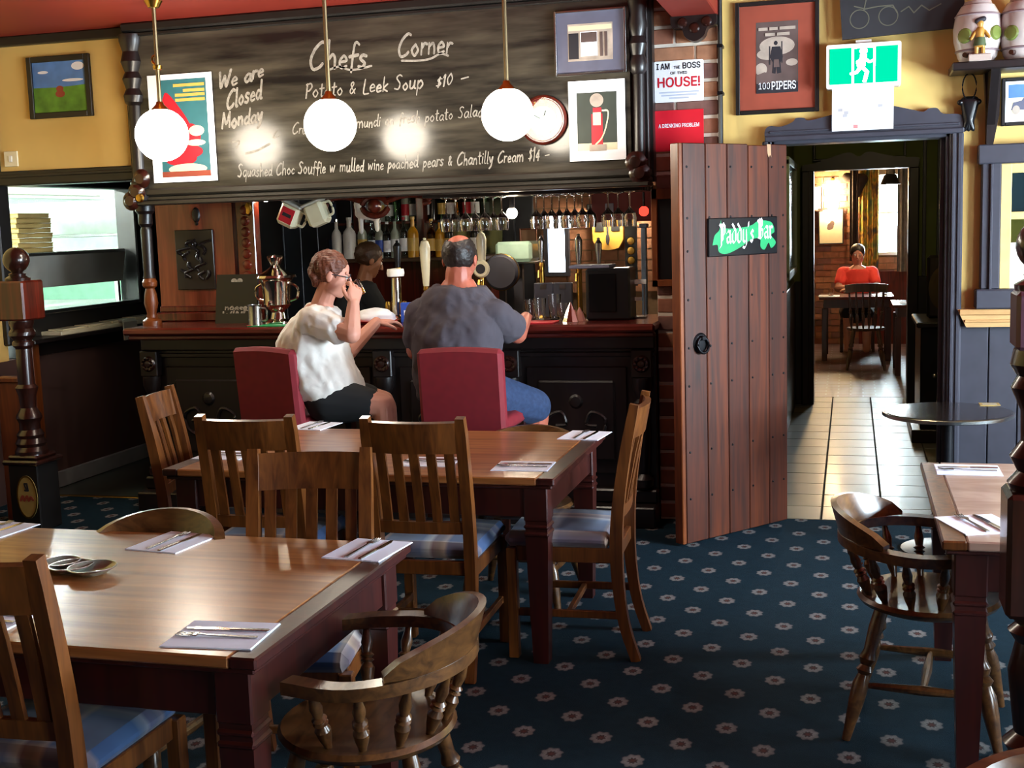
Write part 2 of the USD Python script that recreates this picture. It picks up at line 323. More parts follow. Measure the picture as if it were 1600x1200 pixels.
M['exit_g'] = emit('exit_green', '#00c896', 1.6); M['exit_w'] = emit('exit_white', '#e8fff6', 14.)
M['lampshade'] = emit('lit_lamp_shade', '#ffd9a0', 150.)
# carpet: dark teal with a staggered lattice of small beige flowers
g = G(); p = g('geometry', 'position'); sp = g('separate_xyz', 'x', vector=p); nm = sp.split('.')[0]; X, Y = sp, Ref(nm + '.y')
def cell(ox, oy):
    dx = g.m('multiply', g.m('subtract', g.m('fraction', g.m('add', g.m('divide', g.m('subtract', X, ox), .268), 50.5)), .5), .268)
    dy = g.m('multiply', g.m('subtract', g.m('fraction', g.m('add', g.m('divide', g.m('subtract', Y, oy), .315), 50.5)), .5), .315)
    ax, ay = g.m('divide', dx, .037), g.m('divide', dy, .048)
    rr = g.m('sqrt', g.m('add', g.m('multiply', ax, ax), g.m('multiply', ay, ay)))
    th = g.m('arctan2', ay, ax)
    return g.m('add', rr, g.m('multiply', g.m('cosine', g.m('multiply', th, 8.)), .08))
d = g.m('minimum', cell(0., 4.8285), cell(.134, 4.986))
fib = g('noise_texture', 'fac', vector=p, scale=420., detail=1.); blo = g('noise_texture', 'fac', vector=p, scale=26., detail=3.)
dd = g.m('add', d, g.m('multiply', g.m('subtract', fib, .5), .5))
mot = g('rgb_ramp', 'color', fac=g.m('multiply', dd, .5), ramp=[(0, lin('#5c3a36')), (.14, lin('#4c3835')), (.18, lin('#2a3036')), (.23, lin('#7f7f7e')), (.45, lin('#6d6d6e')), (.50, lin('#1b303b')), (.54, lin('#182d39')), (1, lin('#182d39'))])
base = g('mix', 'color', mix_type='multiply', fac=.6, color1=mot, color2=g('rgb_ramp', 'color', fac=g.m('add', g.m('multiply', fib, .6), g.m('multiply', blo, .4)), ramp=[(.3, (.45,) * 3), (.7, (1.25,) * 3)]))
M['carpet'] = g.done('teal_carpet', g('principled_bsdf', 'BSDF', base_color=base, roughness=.95, specular_ior_level=.1, normal=g('bump', 'normal', height=fib, strength=.6, distance=.004)))
# plaid seat cloth
g = G(); c = g('texture_coordinate', 'object'); sp = g('separate_xyz', 'x', vector=c); nm = sp.split('.')[0]
def bands(v, k, o): return g('rgb_ramp', 'color', fac=g.m('fraction', g.m('add', g.m('multiply', v, k), o)), interpolate=True, ramp=[(0, lin('#27436a')), (.2, lin('#3a5f8e')), (.26, lin('#8f9cae')), (.34, lin('#c2c0bc')), (.4, lin('#6a4c58')), (.5, lin('#7a685c')), (.58, lin('#b39a84')), (.64, lin('#33507e')), (.85, lin('#243a66')), (1, lin('#27436a'))])
M['plaid'] = g.done('plaid_cloth', g('principled_bsdf', 'BSDF', base_color=g('mix', 'color', fac=.38, color1=bands(sp, 3.9, 10.3), color2=bands(Ref(nm + '.y'), 3.4, 10.1)), roughness=.9, sheen_weight=.2))
# corridor tiles and far pavers
TILE = [simple('floor_tile_%s' % a, c, .42, var=.12, scale=6, coat=.1) for a, c in (('buff', '#575044'), ('grey', '#4f4d46'), ('olive', '#544f3d'))]
g = G(); p = g('geometry', 'position')
M['pavers'] = g.done('brick_pavers', g('principled_bsdf', 'BSDF', base_color=g('brick_texture', 'color', vector=p, color1=lin('#5a3f3c'), color2=lin('#6a5460'), mortar=lin('#7c7684'), scale=1., brick_width=.23, row_height=.115, mortar_size=.008), roughness=.45))

# ------------------------------------------------------------------ the setting
def struct(name, label, cat, loc=(0, 0, 0)): return thing(name, label, cat, loc, kind='structure')
fl = struct('floor', 'teal carpet with small beige flower motifs, buff tiles through the doorway beyond', 'floor')
obj('carpet', box(-5.4, 3.4, -1.6, 7.05, -.04, 0), M['carpet'], fl, smooth=False)
obj('vinyl_floor', box(-8.3, -.6, 7.05, 10.6, -.04, -.004), simple('dark_vinyl', '#3c4440', .4), fl, smooth=False, label='dark grey vinyl strip along the servery')
obj('threshold_strip', box(-5.33, -4.2, 7.03, 7.07, -.01, .006, .003), M['brass'], fl)
obj('grout', box(-.6, 1.2, 7.05, 11.95, -.04, -.008), simple('dark_grout', '#26241f', .9), fl, smooth=False)
txs = [-.5, -.16, .178, .515, .85, 1.1]
for j in range(15):
    for i in range(5):
        y0 = 7.055 + j * .326
        obj('floor_tile', box(txs[i] + .004, txs[i+1] - .004, y0 + .003, y0 + .323, -.03, rng.uniform(-.001, .0005), .003), TILE[int(rng.integers(3))], fl, smooth=False)
obj('brick_paving', box(-3, 3.2, 11.95, 17.2, -.04, 0), M['pavers'], fl, smooth=False)
obj('skirting_board', box(-5.32, -5.29, 7.0, 8.68, 0, .11, .004), M['grey'], fl, label='pale grey skirting under the servery')

ce = struct('ceiling', 'red painted ceiling over the dining room', 'ceiling')
obj('red_plaster', box(-5.5, 3.5, -1.7, 6.95, 2.985, 3.05), M['red_ceiling'], ce, smooth=False)
obj('bar_soffit', box(-5.5, -.6, 7.02, 9.5, 2.36, 2.42), M['black'], ce, smooth=False)
obj('corridor_ceiling', box(-.62, 1.25, 7.15, 11.7, 2.72, 2.78), M['green_wall'], ce, smooth=False)
obj('far_ceiling', box(-3.1, 3.3, 11.6, 17.2, 2.6, 2.66), simple('ochre_ceiling', '#8a6a42', .8), ce, smooth=False)
tr = struct('trim_1', 'red boxed ceiling beam running over to the brick pillar', 'beam')
obj('beam_casing', box(-.945, -.70, -1.6, 6.945, 2.80, 2.99, .006), M['red_ceiling'], tr)
cb = thing('beam_corbel', 'dark carved wooden corbel under the red ceiling beam on the brick pillar', 'corbel', (-.82, 6.9, 2.66))
obj('scroll_block', prism(smooth_curve([(-.95, 2.80), (-.94, 2.745), (-.89, 2.735), (-.87, 2.69), (-.82, 2.665), (-.77, 2.69), (-.75, 2.735), (-.705, 2.75), (-.70, 2.80)], 4), 6.86, 6.945), M['blackwood'], cb, w=True)
for x in (-.885, -.82, -.755): obj('rosette', [T(lathe([(0, .02), (.02, .016), (.028, .004), (.03, 0)], 12), (x, 6.862, 2.765 - (.03 if x == -.82 else 0)), rx=PI/2)], M['darkpost'], cb, w=True)

# back wall with the doorway
wb = struct('wall_back', 'yellow plaster wall with slate dado around the doorway', 'wall')
obj('plaster', [box(-.70, -.42, 7.0, 7.15, 0, 2.985), box(-.42, .5, 7.0, 7.15, 2.12, 2.985), box(.5, 3.5, 7.0, 7.15, 1.15, 2.985)], M['yellow'], wb, smooth=False)
obj('dado_backing', box(.5, 3.5, 7.02, 7.15, 0, 1.15), M['black'], wb, smooth=False)
for i in range(19):
    x = .56 + i * .148
    obj('dado_board', box(x + .002, x + .146, 6.985, 7.02, 0, 1.12, .004), M['slate'], wb)
obj('dado_rail', prism([(.545, 1.195), (.56, 1.16), (.59, 1.10), (3.4, 1.10), (3.4, 1.195)], 6.93, 7.0), simple('tan_dado_rail', '#c49a63', .5, sv=(1, 10, 10)), wb, label='tan moulded dado ledge')
obj('rail_moulding', [box(.553, 3.4, 6.915, 6.93, 1.165, 1.195, .004), box(.58, 3.4, 6.922, 6.93, 1.125, 1.14, .003)], simple('tan_moulding', '#b98d58', .5), wb)
obj('skirting_board', box(.56, 3.4, 6.965, 6.985, 0, .14, .005), M['slate'], wb)
dr = struct('door_1', 'slate painted door casing with a carved crest over the doorway', 'door frame')
crest = smooth_curve([(-.455, 2.12), (-.455, 2.175), (-.43, 2.2), (-.37, 2.195), (-.31, 2.215), (-.29, 2.235), (-.25, 2.235), (-.22, 2.22), (-.1, 2.245), (0, 2.27), (.1, 2.285), (.2, 2.275), (.3, 2.25), (.36, 2.235), (.39, 2.25), (.43, 2.25), (.46, 2.22), (.53, 2.215), (.565, 2.195), (.565, 2.12)], 4)
obj('crest', prism(Polygon(crest).buffer(0), 6.945, 7.0), M['slate'], dr)
obj('crest_moulding', [box(-.455, .565, 6.925, 6.945, 2.115, 2.145, .006), box(-.43, .54, 6.935, 6.945, 2.16, 2.172, .003)], M['slate'], dr)
for i, (x0, x1) in enumerate(((-.47, -.42), (.495, .565))):
    obj('architrave', [box(x0, x1, 6.95, 7.0, 0, 2.12, .006), box(x0 + .012, x0 + .03, 6.94, 6.95, 0, 2.12, .004), box(x0 + .042, x1 - .008, 6.942, 6.95, 0, 2.12, .003)], M['slate'], dr)
obj('jamb', [box(.478, .497, 6.97, 7.17, 0, 2.12, .003), box(.455, .478, 7.04, 7.06, 0, 2.12, .003)], M['slate'], dr)
obj('jamb', box(-.42, -.405, 6.97, 7.17, 0, 2.12, .003), M['slate'], dr)
obj('head_jamb', box(-.42, .497, 6.97, 7.17, 2.10, 2.12, .003), M['slate'], dr)

pil = struct('brick_pillar', 'brick pier between the bar and the doorway, pale mortar', 'pillar')
obj('mortar', box(-1.055, -.705, 6.952, 7.3, 0, 2.985), M['mortar'], pil, smooth=False)
for r in range(30):
    z = .012 + r * .0985
    cuts = [(-1.055, -.945), (-.933, -.705)] if r % 2 else [(-1.055, -.832), (-.82, -.705)]
    for a, b in cuts:
        obj('brick', box(a, b, 6.945 + rng.uniform(-.003, .003), 6.975, z, z + .080, .005), BR[int(rng.choice([0, 0, 1, 2]))], pil, smooth=False)
pp = thing('wall_pipe', 'thin black conduit running down beside the brick pillar', 'pipe', (-.69, 6.93, 0))
obj('conduit', tube([(-.69, 6.93, z) for z in (0, 1, 2, 2.98)], .013, 8), M['black'], pp, w=True)
for z in (.6, 1.3, 2.0, 2.38, 2.63): obj('clip', box(-.706, -.674, 6.91, 6.999, z, z + .018, .003), M['iron'], pp, w=True)

# internal window at the right
wn = struct('window_1', 'slate framed internal window with cream sash and dark panes', 'window')
wx0, wx1, wz0, wz1 = .655, 1.5, 1.20, 2.04
obj('frame', [box(wx0, wx0 + .095, 6.93, 7.0, wz0 + .1, wz1, .006), box(wx1 - .09, wx1, 6.93, 7.0, wz0 + .1, wz1, .006), box(wx0 - .02, wx1 + .02, 6.92, 7.0, wz1 - .09, wz1 + .01, .006), box(wx0 + .04, wx0 + .055, 6.915, 6.93, wz0, wz1 - .09, .004)], M['slate'], wn)
obj('sill', box(wx0 - .025, wx1 + .03, 6.90, 7.0, wz0 - .003, wz0 + .1, .008), M['slate'], wn)
sx0, sx1, sz0, sz1 = wx0 + .095, wx1 - .09, wz0 + .1, wz1 - .09
obj('sash', [box(sx0, sx0 + .055, 6.955, 7.0, sz0, sz1, .004), box(sx1 - .055, sx1, 6.955, 7.0, sz0, sz1, .004), box(sx0 + .05, sx1 - .05, 6.958, 7.0, sz1 - .05, sz1, .004), box(sx0 + .05, sx1 - .05, 6.958, 7.0, sz0 + .36, sz0 + .40, .004), box(1.05, 1.08, 6.957, 7.0, sz0, sz1, .004)], simple('cream_sash', '#d9bd7c', .5), wn)
for k, (z0, z1, mt) in enumerate(((sz0 + .40, sz1 - .05, M['pane_dark']), (sz0 + .24, sz0 + .36, simple('olive_pane', '#3d3f16', .1, coat=1.)), (sz0, sz0 + .24, simple('obscured_pane', '#d8d0c6', .3)))):
    for x0, x1 in ((sx0 + .055, 1.05), (1.08, sx1 - .055)): obj('pane', box(x0, x1, 6.98, 6.999, z0, z1), mt, wn, smooth=False)

# left wall with the kitchen servery
wl = struct('wall_left', 'left wall with brown panelled servery counter and kitchen hatch', 'wall')
obj('brown_panel', box(-5.45, -5.33, -1.6, 8.7, 0, .93), M['brown'], wl, smooth=False)
obj('dark_rail', box(-5.45, -5.31, 7.0, 8.7, .93, 1.03, .004), M['blackwood'], wl)
obj('ledge', box(-5.5, -5.16, 6.95, 8.7, 1.03, 1.06, .006), M['blackwood'], wl)
obj('upper_panel', box(-5.45, -5.33, 6.97, 8.7, 1.06, 1.205), M['black'], wl, smooth=False)
obj('steel_sill', box(-6.25, -5.30, 6.97, 8.56, 1.205, 1.232, .005), M['steel'], wl)
obj('plaster', box(-5.45, -5.33, -1.6, 6.9, .93, 2.985), M['yellow'], wl, smooth=False)
obj('hatch_post', [box(-5.46, -5.29, 6.86, 6.985, 1.03, 2.985, .01), box(-5.46, -5.29, 8.44, 8.7, 1.2, 2.985, .01)], M['black'], wl)
obj('hatch_lintel', box(-5.46, -5.30, 6.9, 8.7, 2.07, 2.985, .01), M['black'], wl)
obj('corner_post', box(-5.36, -5.255, 7.04, 7.12, 0, 1.03, .008), M['orange'], wl, label='orange timber corner post')
ws = struct('wall_servery', 'dark end wall closing the passage beside the bar', 'wall')
obj('plaster', box(-5.33, -4.3, 8.7, 8.8, 0, 2.985), M['black'], ws, smooth=False)
bk = struct('wall_bulkhead', 'yellow plaster bulkhead with black timber bands over the servery', 'wall')
obj('plaster', box(-5.33, -4.22, 6.9, 7.02, 2.15, 2.93), M['yellow'], bk, smooth=False)
obj('timber_band', [box(-5.33, -4.2, 6.86, 7.04, 2.925, 2.985, .006)], M['black'], bk)
obj('timber_band', [box(-5.33, -4.2, 6.87, 7.04, 2.06, 2.152, .008), box(-5.33, -4.2, 6.855, 6.87, 2.11, 2.13, .004)], M['black'], bk)
obj('vertical_trim', box(-5.335, -5.27, 6.87, 6.9, 2.15, 2.93, .004), M['black'], bk)
sw = thing('switch_plate', 'pale square switch plate low on the yellow bulkhead', 'switch', (-5.19, 6.895, 2.2)); x0, x1, z0, z1 = rect(7, 237, 30, 260, 6.9)
obj('plate', box(x0, x1, 6.888, 6.9, z0, z1, .003), M['cream'], sw, w=True); obj('rocker', box((x0+x1)/2 - .012, (x0+x1)/2 + .012, 6.883, 6.888, (z0+z1)/2 - .02, (z0+z1)/2 + .02, .002), M['white'], sw, w=True)
wk = struct('wall_kitchen', 'white tiled kitchen walls seen through the hatch', 'wall')
obj('wall_tile', [box(-8.4, -8.3, 5.4, 10.6, 0, 2.6), box(-8.3, -4.3, 10.5, 10.6, 0, 2.6), box(-8.3, -5.45, 5.4, 5.5, 0, 2.6), box(-5.45, -5.35, 8.8, 10.5, 0, 2.6)], M['palewall'], wk, smooth=False)
obj('green_splashback', [box(-8.29, -8.27, 5.5, 10.5, .8, 1.45), box(-8.29, -5.45, 10.46, 10.49, .8, 1.42)], M['greentile'], wk, smooth=False)
obj('kitchen_ceiling', box(-8.4, -5.35, 5.4, 10.6, 2.6, 2.65), M['palewall'], wk, smooth=False)
# room walls beyond the frame, with the two daylight windows
wr = struct('wall_right', 'yellow right wall with two tall windows', 'wall')
ys = [-1.6, .2, 2.2, 3.6, 5.6, 7.0]
obj('plaster', [box(3.4, 3.5, ys[i], ys[i+1], 0, 2.985) for i in (0, 2, 4)] + [box(3.4, 3.5, ys[i], ys[i+1], a, b) for i in (1, 3) for a, b in ((0, .8), (2.3, 2.985))], M['yellow'], wr, smooth=False)
for k, (a, b) in enumerate(((.2, 2.2), (3.6, 5.6))):
    obj('dado', box(3.37, 3.4, ys[1], ys[2], 0, .8) if k == 0 else box(3.37, 3.4, ys[3], ys[4], 0, .8), M['slate'], wr, smooth=False); w_ = struct('window_%d' % (k + 2), 'tall daylight window in the right wall', 'window')  # dark dado added to cut yellow bounce off this unseen wall
    obj('frame', [box(3.4, 3.46, y, y + .05, .8, 2.3) for y in (a, (a + b) / 2 - .025, b - .05)] + [box(3.4, 3.46, a, b, z, z + .05) for z in (.8, 1.55, 2.25)], M['white'], w_, smooth=False)
obj('dark_bounce_lining', box(-5.5, 3.5, -1.7, -1.6, 0, 2.985), M['brown'], struct('wall_front', 'unseen wall behind the dining room, made dark to cut bounced light', 'wall'), smooth=False)  # dark lining put on the unseen wall to soak up bounced light

# corridor
wc = struct('wall_corridor', 'green plaster corridor walls with dark wainscot', 'wall')
obj('plaster', [box(-.62, -.5, 7.15, 11.5, .0, 2.75), box(1.1, 1.2, 7.15, 11.5, 0, 2.75), box(-.6, -.34, 11.5, 11.65, 0, 2.75), box(.5, 1.2, 11.5, 11.65, 0, 2.75), box(-.34, .5, 11.5, 11.65, 2.12, 2.75)], M['green_wall'], wc, smooth=False)
obj('wainscot', [box(-.5, -.485, 7.2, 11.5, 0, 1.12, .004), box(.52, 1.1, 11.47, 11.5, 0, 1.15, .004), box(-.5, -.34, 11.48, 11.5, 0, 1.12, .004)], M['black'], wc)
obj('wall_batten', [box(.60, .63, 11.47, 11.5, 1.15, 2.72, .004), box(.72, .74, 11.47, 11.5, 1.15, 2.72, .004)], M['slate'], wc)
d2 = struct('door_2', 'black door casing with carved crest at the corridor end', 'door frame')
cr2 = smooth_curve([(-.42, 2.1), (-.42, 2.15), (-.3, 2.17), (-.15, 2.22), (-.02, 2.25), (.06, 2.21), (.14, 2.25), (.27, 2.22), (.42, 2.19), (.56, 2.18), (.56, 2.1)], 4)
obj('crest', prism(Polygon(cr2).buffer(0), 11.42, 11.5), M['black'], d2)
obj('architrave', [box(-.43, -.33, 11.43, 11.5, 0, 2.1, .008), box(-.37, -.355, 11.42, 11.43, 0, 2.1, .003)], M['blackwood'], d2)
obj('architrave', [box(.485, .57, 11.43, 11.5, 0, 2.1, .008)], M['blackwood'], d2)
obj('jamb', [box(-.34, -.325, 11.45, 11.7, 0, 2.12), box(.483, .5, 11.45, 11.7, 0, 2.12), box(-.34, .5, 11.45, 11.7, 2.10, 2.12)], M['black'], d2, smooth=False)
fa = thing('overdoor_panel', 'green panel with dark frame above the inner doorway', 'panel', (0.06, 11.47, 2.3)); x0, x1, z0, z1 = rect(1274, 200, 1412, 243, 11.45)
obj('board', box(x0, x1, 11.47, 11.5, z0, z1, .004), M['green_wall'], fa, w=True)
obj('frame', [box(x0 - .02, x0, 11.455, 11.5, z0, z1, .004), box(x1, x1 + .02, 11.455, 11.5, z0, z1, .004), box(x0 - .02, x1 + .02, 11.455, 11.5, z0 - .02, z0, .004), box(x0 - .02, x1 + .02, 11.455, 11.5, z1, z1 + .02, .004)], M['black'], fa, w=True)
cf = thing('corridor_picture', 'tall dark picture in a pale green frame on the corridor left wall', 'picture', (-.48, 10.4, 1.6))
obj('picture', box(-.485, -.475, 9.75, 11.1, 1.28, 2.1), M['pane_dark'], cf, w=True)
obj('frame', [box(-.485, -.455, 9.7, 9.76, 1.24, 2.14, .004), box(-.485, -.455, 11.1, 11.16, 1.24, 2.14, .004), box(-.485, -.455, 9.7, 11.16, 1.22, 1.28, .004), box(-.485, -.455, 9.7, 11.16, 2.1, 2.16, .004)], simple('pale_green_frame', '#8c9a84', .5), cf, w=True)

# far room
wf = struct('wall_far', 'brown brick wall of the room at the end of the corridor', 'wall')
FX0, FX1, FZ0, FZ1 = .345, .75, 1.2, 2.2
YB = 16.9
obj('mortar', [box(-3, FX0, YB, YB + .12, 0, 2.6), box(FX1, 3.2, YB, YB + .12, 0, 2.6), box(FX0, FX1, YB, YB + .12, 0, FZ0), box(FX0, FX1, YB, YB + .12, FZ1, 2.6)], M['mortar_d'], wf, smooth=False)
k = 0
for r in range(27):
    z = r * .0815 + .004
    for i in range(7):
        a = -.55 + i * .2 + (.1 if r % 2 else 0); b = min(a + .19, .78)
        if b > FX0 and z + .07 > FZ0:
            b = FX0
        if b - a > .03: obj('brick', box(a, b, YB - .012 + rng.uniform(-.003, .003), YB + .01, z, z + .07), BR[int(rng.integers(3))], wf, smooth=False); k += 1
obj('plaster', [box(-3.1, -3, 11.65, 17, 0, 2.6), box(3.2, 3.3, 11.65, 17, 0, 2.6), box(-3, -.6, 11.65, 11.75, 0, 2.6), box(1.2, 3.2, 11.65, 11.75, 0, 2.6)], simple('ochre_wall', '#8f6c3c', .8), wf, smooth=False)
obj('dado_board', box(.1, 3.2, YB - .03, YB - .012, 0, .95), M['mahog'], wf, smooth=False)
wf4 = struct('window_4', 'bright window in the far brick wall', 'window')
obj('frame', [box(FX0 - .03, FX0, YB - .03, YB + .05, FZ0, FZ1), box(FX1, FX1 + .03, YB - .03, YB + .05, FZ0, FZ1), box(FX0, FX1, YB - .03, YB + .05, FZ0 - .04, FZ0), box(FX0, FX1, YB, YB + .05, 1.7, 1.72)], M['white'], wf4, smooth=False)
obj('pane', box(FX0, FX1, YB + .06, YB + .065, FZ0, FZ1), M['pane'], wf4, smooth=False)

# behind the bar
wbb = struct('wall_bar', 'brick and dark board wall behind the bar', 'wall')
obj('mortar', box(-2.5, -.6, 9.3, 9.4, 0, 2.4), M['mortar_d'], wbb, smooth=False)
bl = []
for r in range(15):
    for i in range(9):
        a = -2.4 + i * .2 + (.1 if r % 2 else 0)
        bl.append(box(a, min(a + .19, -.62), 9.285, 9.305, 1.18 + r * .0815, 1.25 + r * .0815))
obj('brick', bl, BR[0], wbb, smooth=False, kind='stuff')
obj('dark_boarding', [box(-5.2 + i * .15, -5.055 + i * .15, 9.26, 9.3, 0, 2.4, .006) for i in range(19)], simple('slate_boards', '#30343c', .6), wbb, kind='stuff')
obj('side_wall', [box(-.62, -.55, 7.3, 9.3, 0, 2.4), box(-4.32, -4.24, 7.45, 8.8, 0, 2.4)], M['black'], wbb, smooth=False)
# ------------------------------------------------------------------ the bar
obj('sky_block_slab', box(-8.5, 3.6, -1.8, 17.3, 3.06, 3.1), M['black'], ce, smooth=False)  # unseen slab added over everything to keep sky light out
bar_ = thing('bar_counter', 'long dark carved bar with a polished mahogany top', 'bar', (-2.7, 7.0, 0))
def bo(n, m, mt, **k): return obj(n, m, mt, bar_, w=True, **k)
bo('countertop', [box(-4.36, -1.04, 6.72, 7.42, 1.105, 1.15, .012), box(-4.34, -1.045, 6.745, 6.8, 1.075, 1.105, .008)], M['mahog_x'], label='polished red mahogany bar top')
bo('front_panel', box(-4.3, -1.06, 6.86, 6.92, 0, 1.08), M['blackwood'], smooth=False)
bo('end_panel', box(-4.3, -4.24, 6.9, 7.4, 0, 1.08), M['blackwood'], smooth=False)
bo('back_panel', box(-4.24, -1.06, 7.36, 7.4, 0, 1.10), M['mahog'], smooth=False)
bo('plinth', [box(-4.32, -1.05, 6.70, 6.88, 0, .12, .008), box(-4.32, -1.05, 6.80, 6.88, .12, .2, .01)], M['blackwood'])
bo('frieze_moulding', [box(-4.3, -1.055, 6.82, 6.87, 1.0, 1.075, .008), box(-4.3, -1.055, 6.835, 6.87, .955, .985, .006)], M['blackwood'])
px_ = [-4.24, -3.46, -2.68, -1.9, -1.13]
for x in px_:
    cy = 6.83
    bo('pilaster', [lathe([(.03, .2), (.055, .22), (.055, .26), (.03, .29), (.038, .34), (.045, .5), (.036, .66), (.05, .68), (.05, .7), (.03, .72), (.055, .78), (.055, .84), (.0, .84)], 14, cen=(x, cy, 0)), box(x - .06, x + .06, 6.80, 6.87, .84, 1.0, .006), box(x - .055, x + .055, 6.82, 6.87, .0, .2, .006)], M['blackwood'])
    bo('rosette', [T(lathe([(0, .018), (.018, .016), (.024, .006), (.04, .014), (.048, .004), (.05, 0)], 16), (x, 6.80, .92), rx=PI/2)] + [T(lathe([(0, .014), (.008, .01), (.01, 0)], 8), (x + .033 * math.cos(a), 6.795, .92 + .033 * math.sin(a)), rx=PI/2) for a in np.arange(8) * PI / 4], M['darkpost'])
for a, b in zip(px_, px_[1:]):
    a, b = a + .09, b - .09
    bo('raised_panel', [box(a, b, 6.845, 6.86, .28, .9, .01), box(a + .07, b - .07, 6.828, 6.85, .36, .82, .014)] +
       [tube(smooth_curve([((a+b)/2 + s*.02, 6.826, .45), ((a+b)/2 + s*.14, 6.822, .5), ((a+b)/2 + s*.17, 6.822, .6), ((a+b)/2 + s*.09, 6.822, .64), ((a+b)/2 + s*.06, 6.822, .57), ((a+b)/2 + s*.12, 6.822, .56)], 5), .011, 6) for s in (-1, 1)] +
       [T(lathe([(0, .02), (.03, .014), (.045, 0)], 12), ((a+b)/2, 6.83, .70), rx=PI/2)], M['blackwood'])

can = thing('bar_canopy', 'black bar canopy with wide chalkboard face and carved end posts', 'canopy', (-2.6, 6.9, 1.9))
def co(n, m, mt, **k): return obj(n, m, mt, can, w=True, **k)
BYF = 6.78
cbd = co('chalkboard', box(-4.16, -1.16, BYF, 6.86, 2.0, 2.93), M['chalkb'], smooth=False, label='smudged black chalkboard face')
co('cornice', [box(-4.24, -1.05, 6.74, 6.9, 2.93, 2.985, .01), box(-4.2, -1.06, 6.765, 6.86, 2.905, 2.93, .006)], M['black'])
co('bottom_moulding', [box(-4.2, -1.06, 6.75, 6.9, 1.955, 2.0, .01), box(-4.2, -1.06, 6.765, 6.9, 1.925, 1.955, .008), box(-4.2, -1.06, 6.73, 6.9, 1.90, 1.925, .006)], simple('umber_moulding', '#2c2822', .38, sv=(1, 12, 12), var=.25))
co('soffit', box(-4.2, -1.05, 6.88, 7.6, 1.925, 1.96, .004), M['blackwood'])
co('back_board', box(-4.2, -1.05, 6.86, 7.05, 1.96, 2.985), M['black'], smooth=False)
def carved(x, w):
    prof = [(.0, 1.93), (.05, 1.93), (.06, 1.97), (.045, 2.0), (.052, 2.04), (.035, 2.06), (.035, 2.5), (.05, 2.52), (.055, 2.56), (.04, 2.6), (.055, 2.66), (.04, 2.7), (.058, 2.76), (.045, 2.82), (.06, 2.88), (.06, 2.92), (0, 2.92)]
    k = w / .11
    return [lathe([(r * k, z) for r, z in prof], 14, cen=(x, 6.79, 0)), box(x - w / 2, x + w / 2, 6.8, 6.9, 1.9, 2.95, .006)]
co('carved_post', carved(-4.2, .13), M['blackwood']); co('carved_post', carved(-1.115, .10), M['blackwood'])
for x, z in ((-4.2, 1.98), (-4.24, 1.93), (-4.16, 2.06), (-1.11, 1.97), (-1.13, 2.03)):
    co('carved_scroll', T(lathe([(0, .03), (.03, .025), (.045, .008), (.06, 0)], 14), (x, 6.74, z), rx=PI/2), M['darkpost'])
co('brass_boss', T(lathe([(0, .02), (.022, .014), (.028, 0)], 14), (-4.17, 6.725, 1.945), rx=PI/2), M['brass'])
def ch(s, x0, y0, x1, y1, hp, wid=.06):
    a, b = at(x0, y0, BYF), at(x1, y1, BYF); dep = (a - EYE) @ CW
    for m in hand(s, hp * dep / FPX, a[0], a[2], BYF, wid, (b[2] - a[2]) / (b[0] - a[0]), b[0] - a[0]):
        obj('chalk_word', m, M['chalk'], cbd, smooth=False, w=True)
def swash(pts, w=.008):
    q = [at(x, y, BYF) for x, y in pts]; l = LineString(smooth_curve([(p[0], p[2]) for p in q], 6)).buffer(w, quad_segs=3)
    obj('chalk_stroke', prism(l, BYF - .0008, BYF), M['chalk'], cbd, smooth=False, w=True)
ch('Chefs', 484, 110, 575, 102, 40); swash([(512, 110), (530, 104), (545, 109), (560, 108), (580, 103)], .006)
ch('Corner', 622, 88, 709, 82, 34); swash([(628, 95), (650, 95), (672, 92), (688, 84), (700, 87)], .006)
ch('Potato & Leek Soup', 477, 153, 662, 138, 22); ch('$10 -', 681, 137, 733, 127, 17)
ch('Crumbed Barramundi on fresh potato Salad', 457, 210, 757, 181, 17)
ch('Squashed Choc Souffle w mulled wine poached pears & Chantilly Cream $14 -', 371, 277, 859, 250, 18, .065)
ch('We are', 343, 139, 413, 119, 22, .09); ch('Closed', 354, 170, 412, 152, 26, .09); ch('Monday', 346, 201, 412, 188, 24, .09)
swash([(385, 240), (402, 235), (421, 225)], .007); swash([(364, 222), (374, 221), (370, 231)], .004); swash([(432, 205), (427, 215), (436, 212)], .004); swash([(308, 38), (316, 35), (319, 39)], .005); swash([(560, 18), (568, 19), (575, 14)], .005)

# pendants
PY = 6.2
def pendant(px, py, label, hook=False):
    c = at(px, py, PY); r = 41.0 * ((c - EYE) @ CW) / FPX
    t = thing('pendant_lamp', label, 'lamp', c, group=None)
    obj('globe', sph(r, n=48), M['globe'], t, smooth=True, label='glowing white glass globe')
    obj('gallery', lathe([(0, r + .035), (.018, r + .035), (.022, r + .02), (.05, r - .008), (.052, r - .02), (.0, r - .02)], 20), M['brass'], t)
    top = 2.985 - c[2]
    obj('rod', tube([(0, 0, r + .03), (0, 0, top - .02)], .0115, 10), M['rod'], t)
    obj('ceiling_rose', lathe([(0, top - .04), (.03, top - .035), (.05, top), (0, top)], 18), M['brass'], t)
    if hook:
        z = 2.645 - c[2]
        obj('hook', [tube([(.018 * math.cos(a) - .012, 0, z + .028 + .022 * math.sin(a)) for a in np.linspace(0, 2*PI, 14)[:-1]], .007, 6, True), lathe([(0, z - .03), (.024, z - .025), (.026, z - .005), (.012, z), (0, z)], 14)], M['brass'], t)
pendant(253, 211, 'lit white globe pendant in front of the food poster, leftmost of three', True)
pendant(516, 195, 'lit white globe pendant hanging in front of the middle of the chalkboard')
pendant(793, 179, 'lit white globe pendant overlapping the red wall clock, rightmost of three')

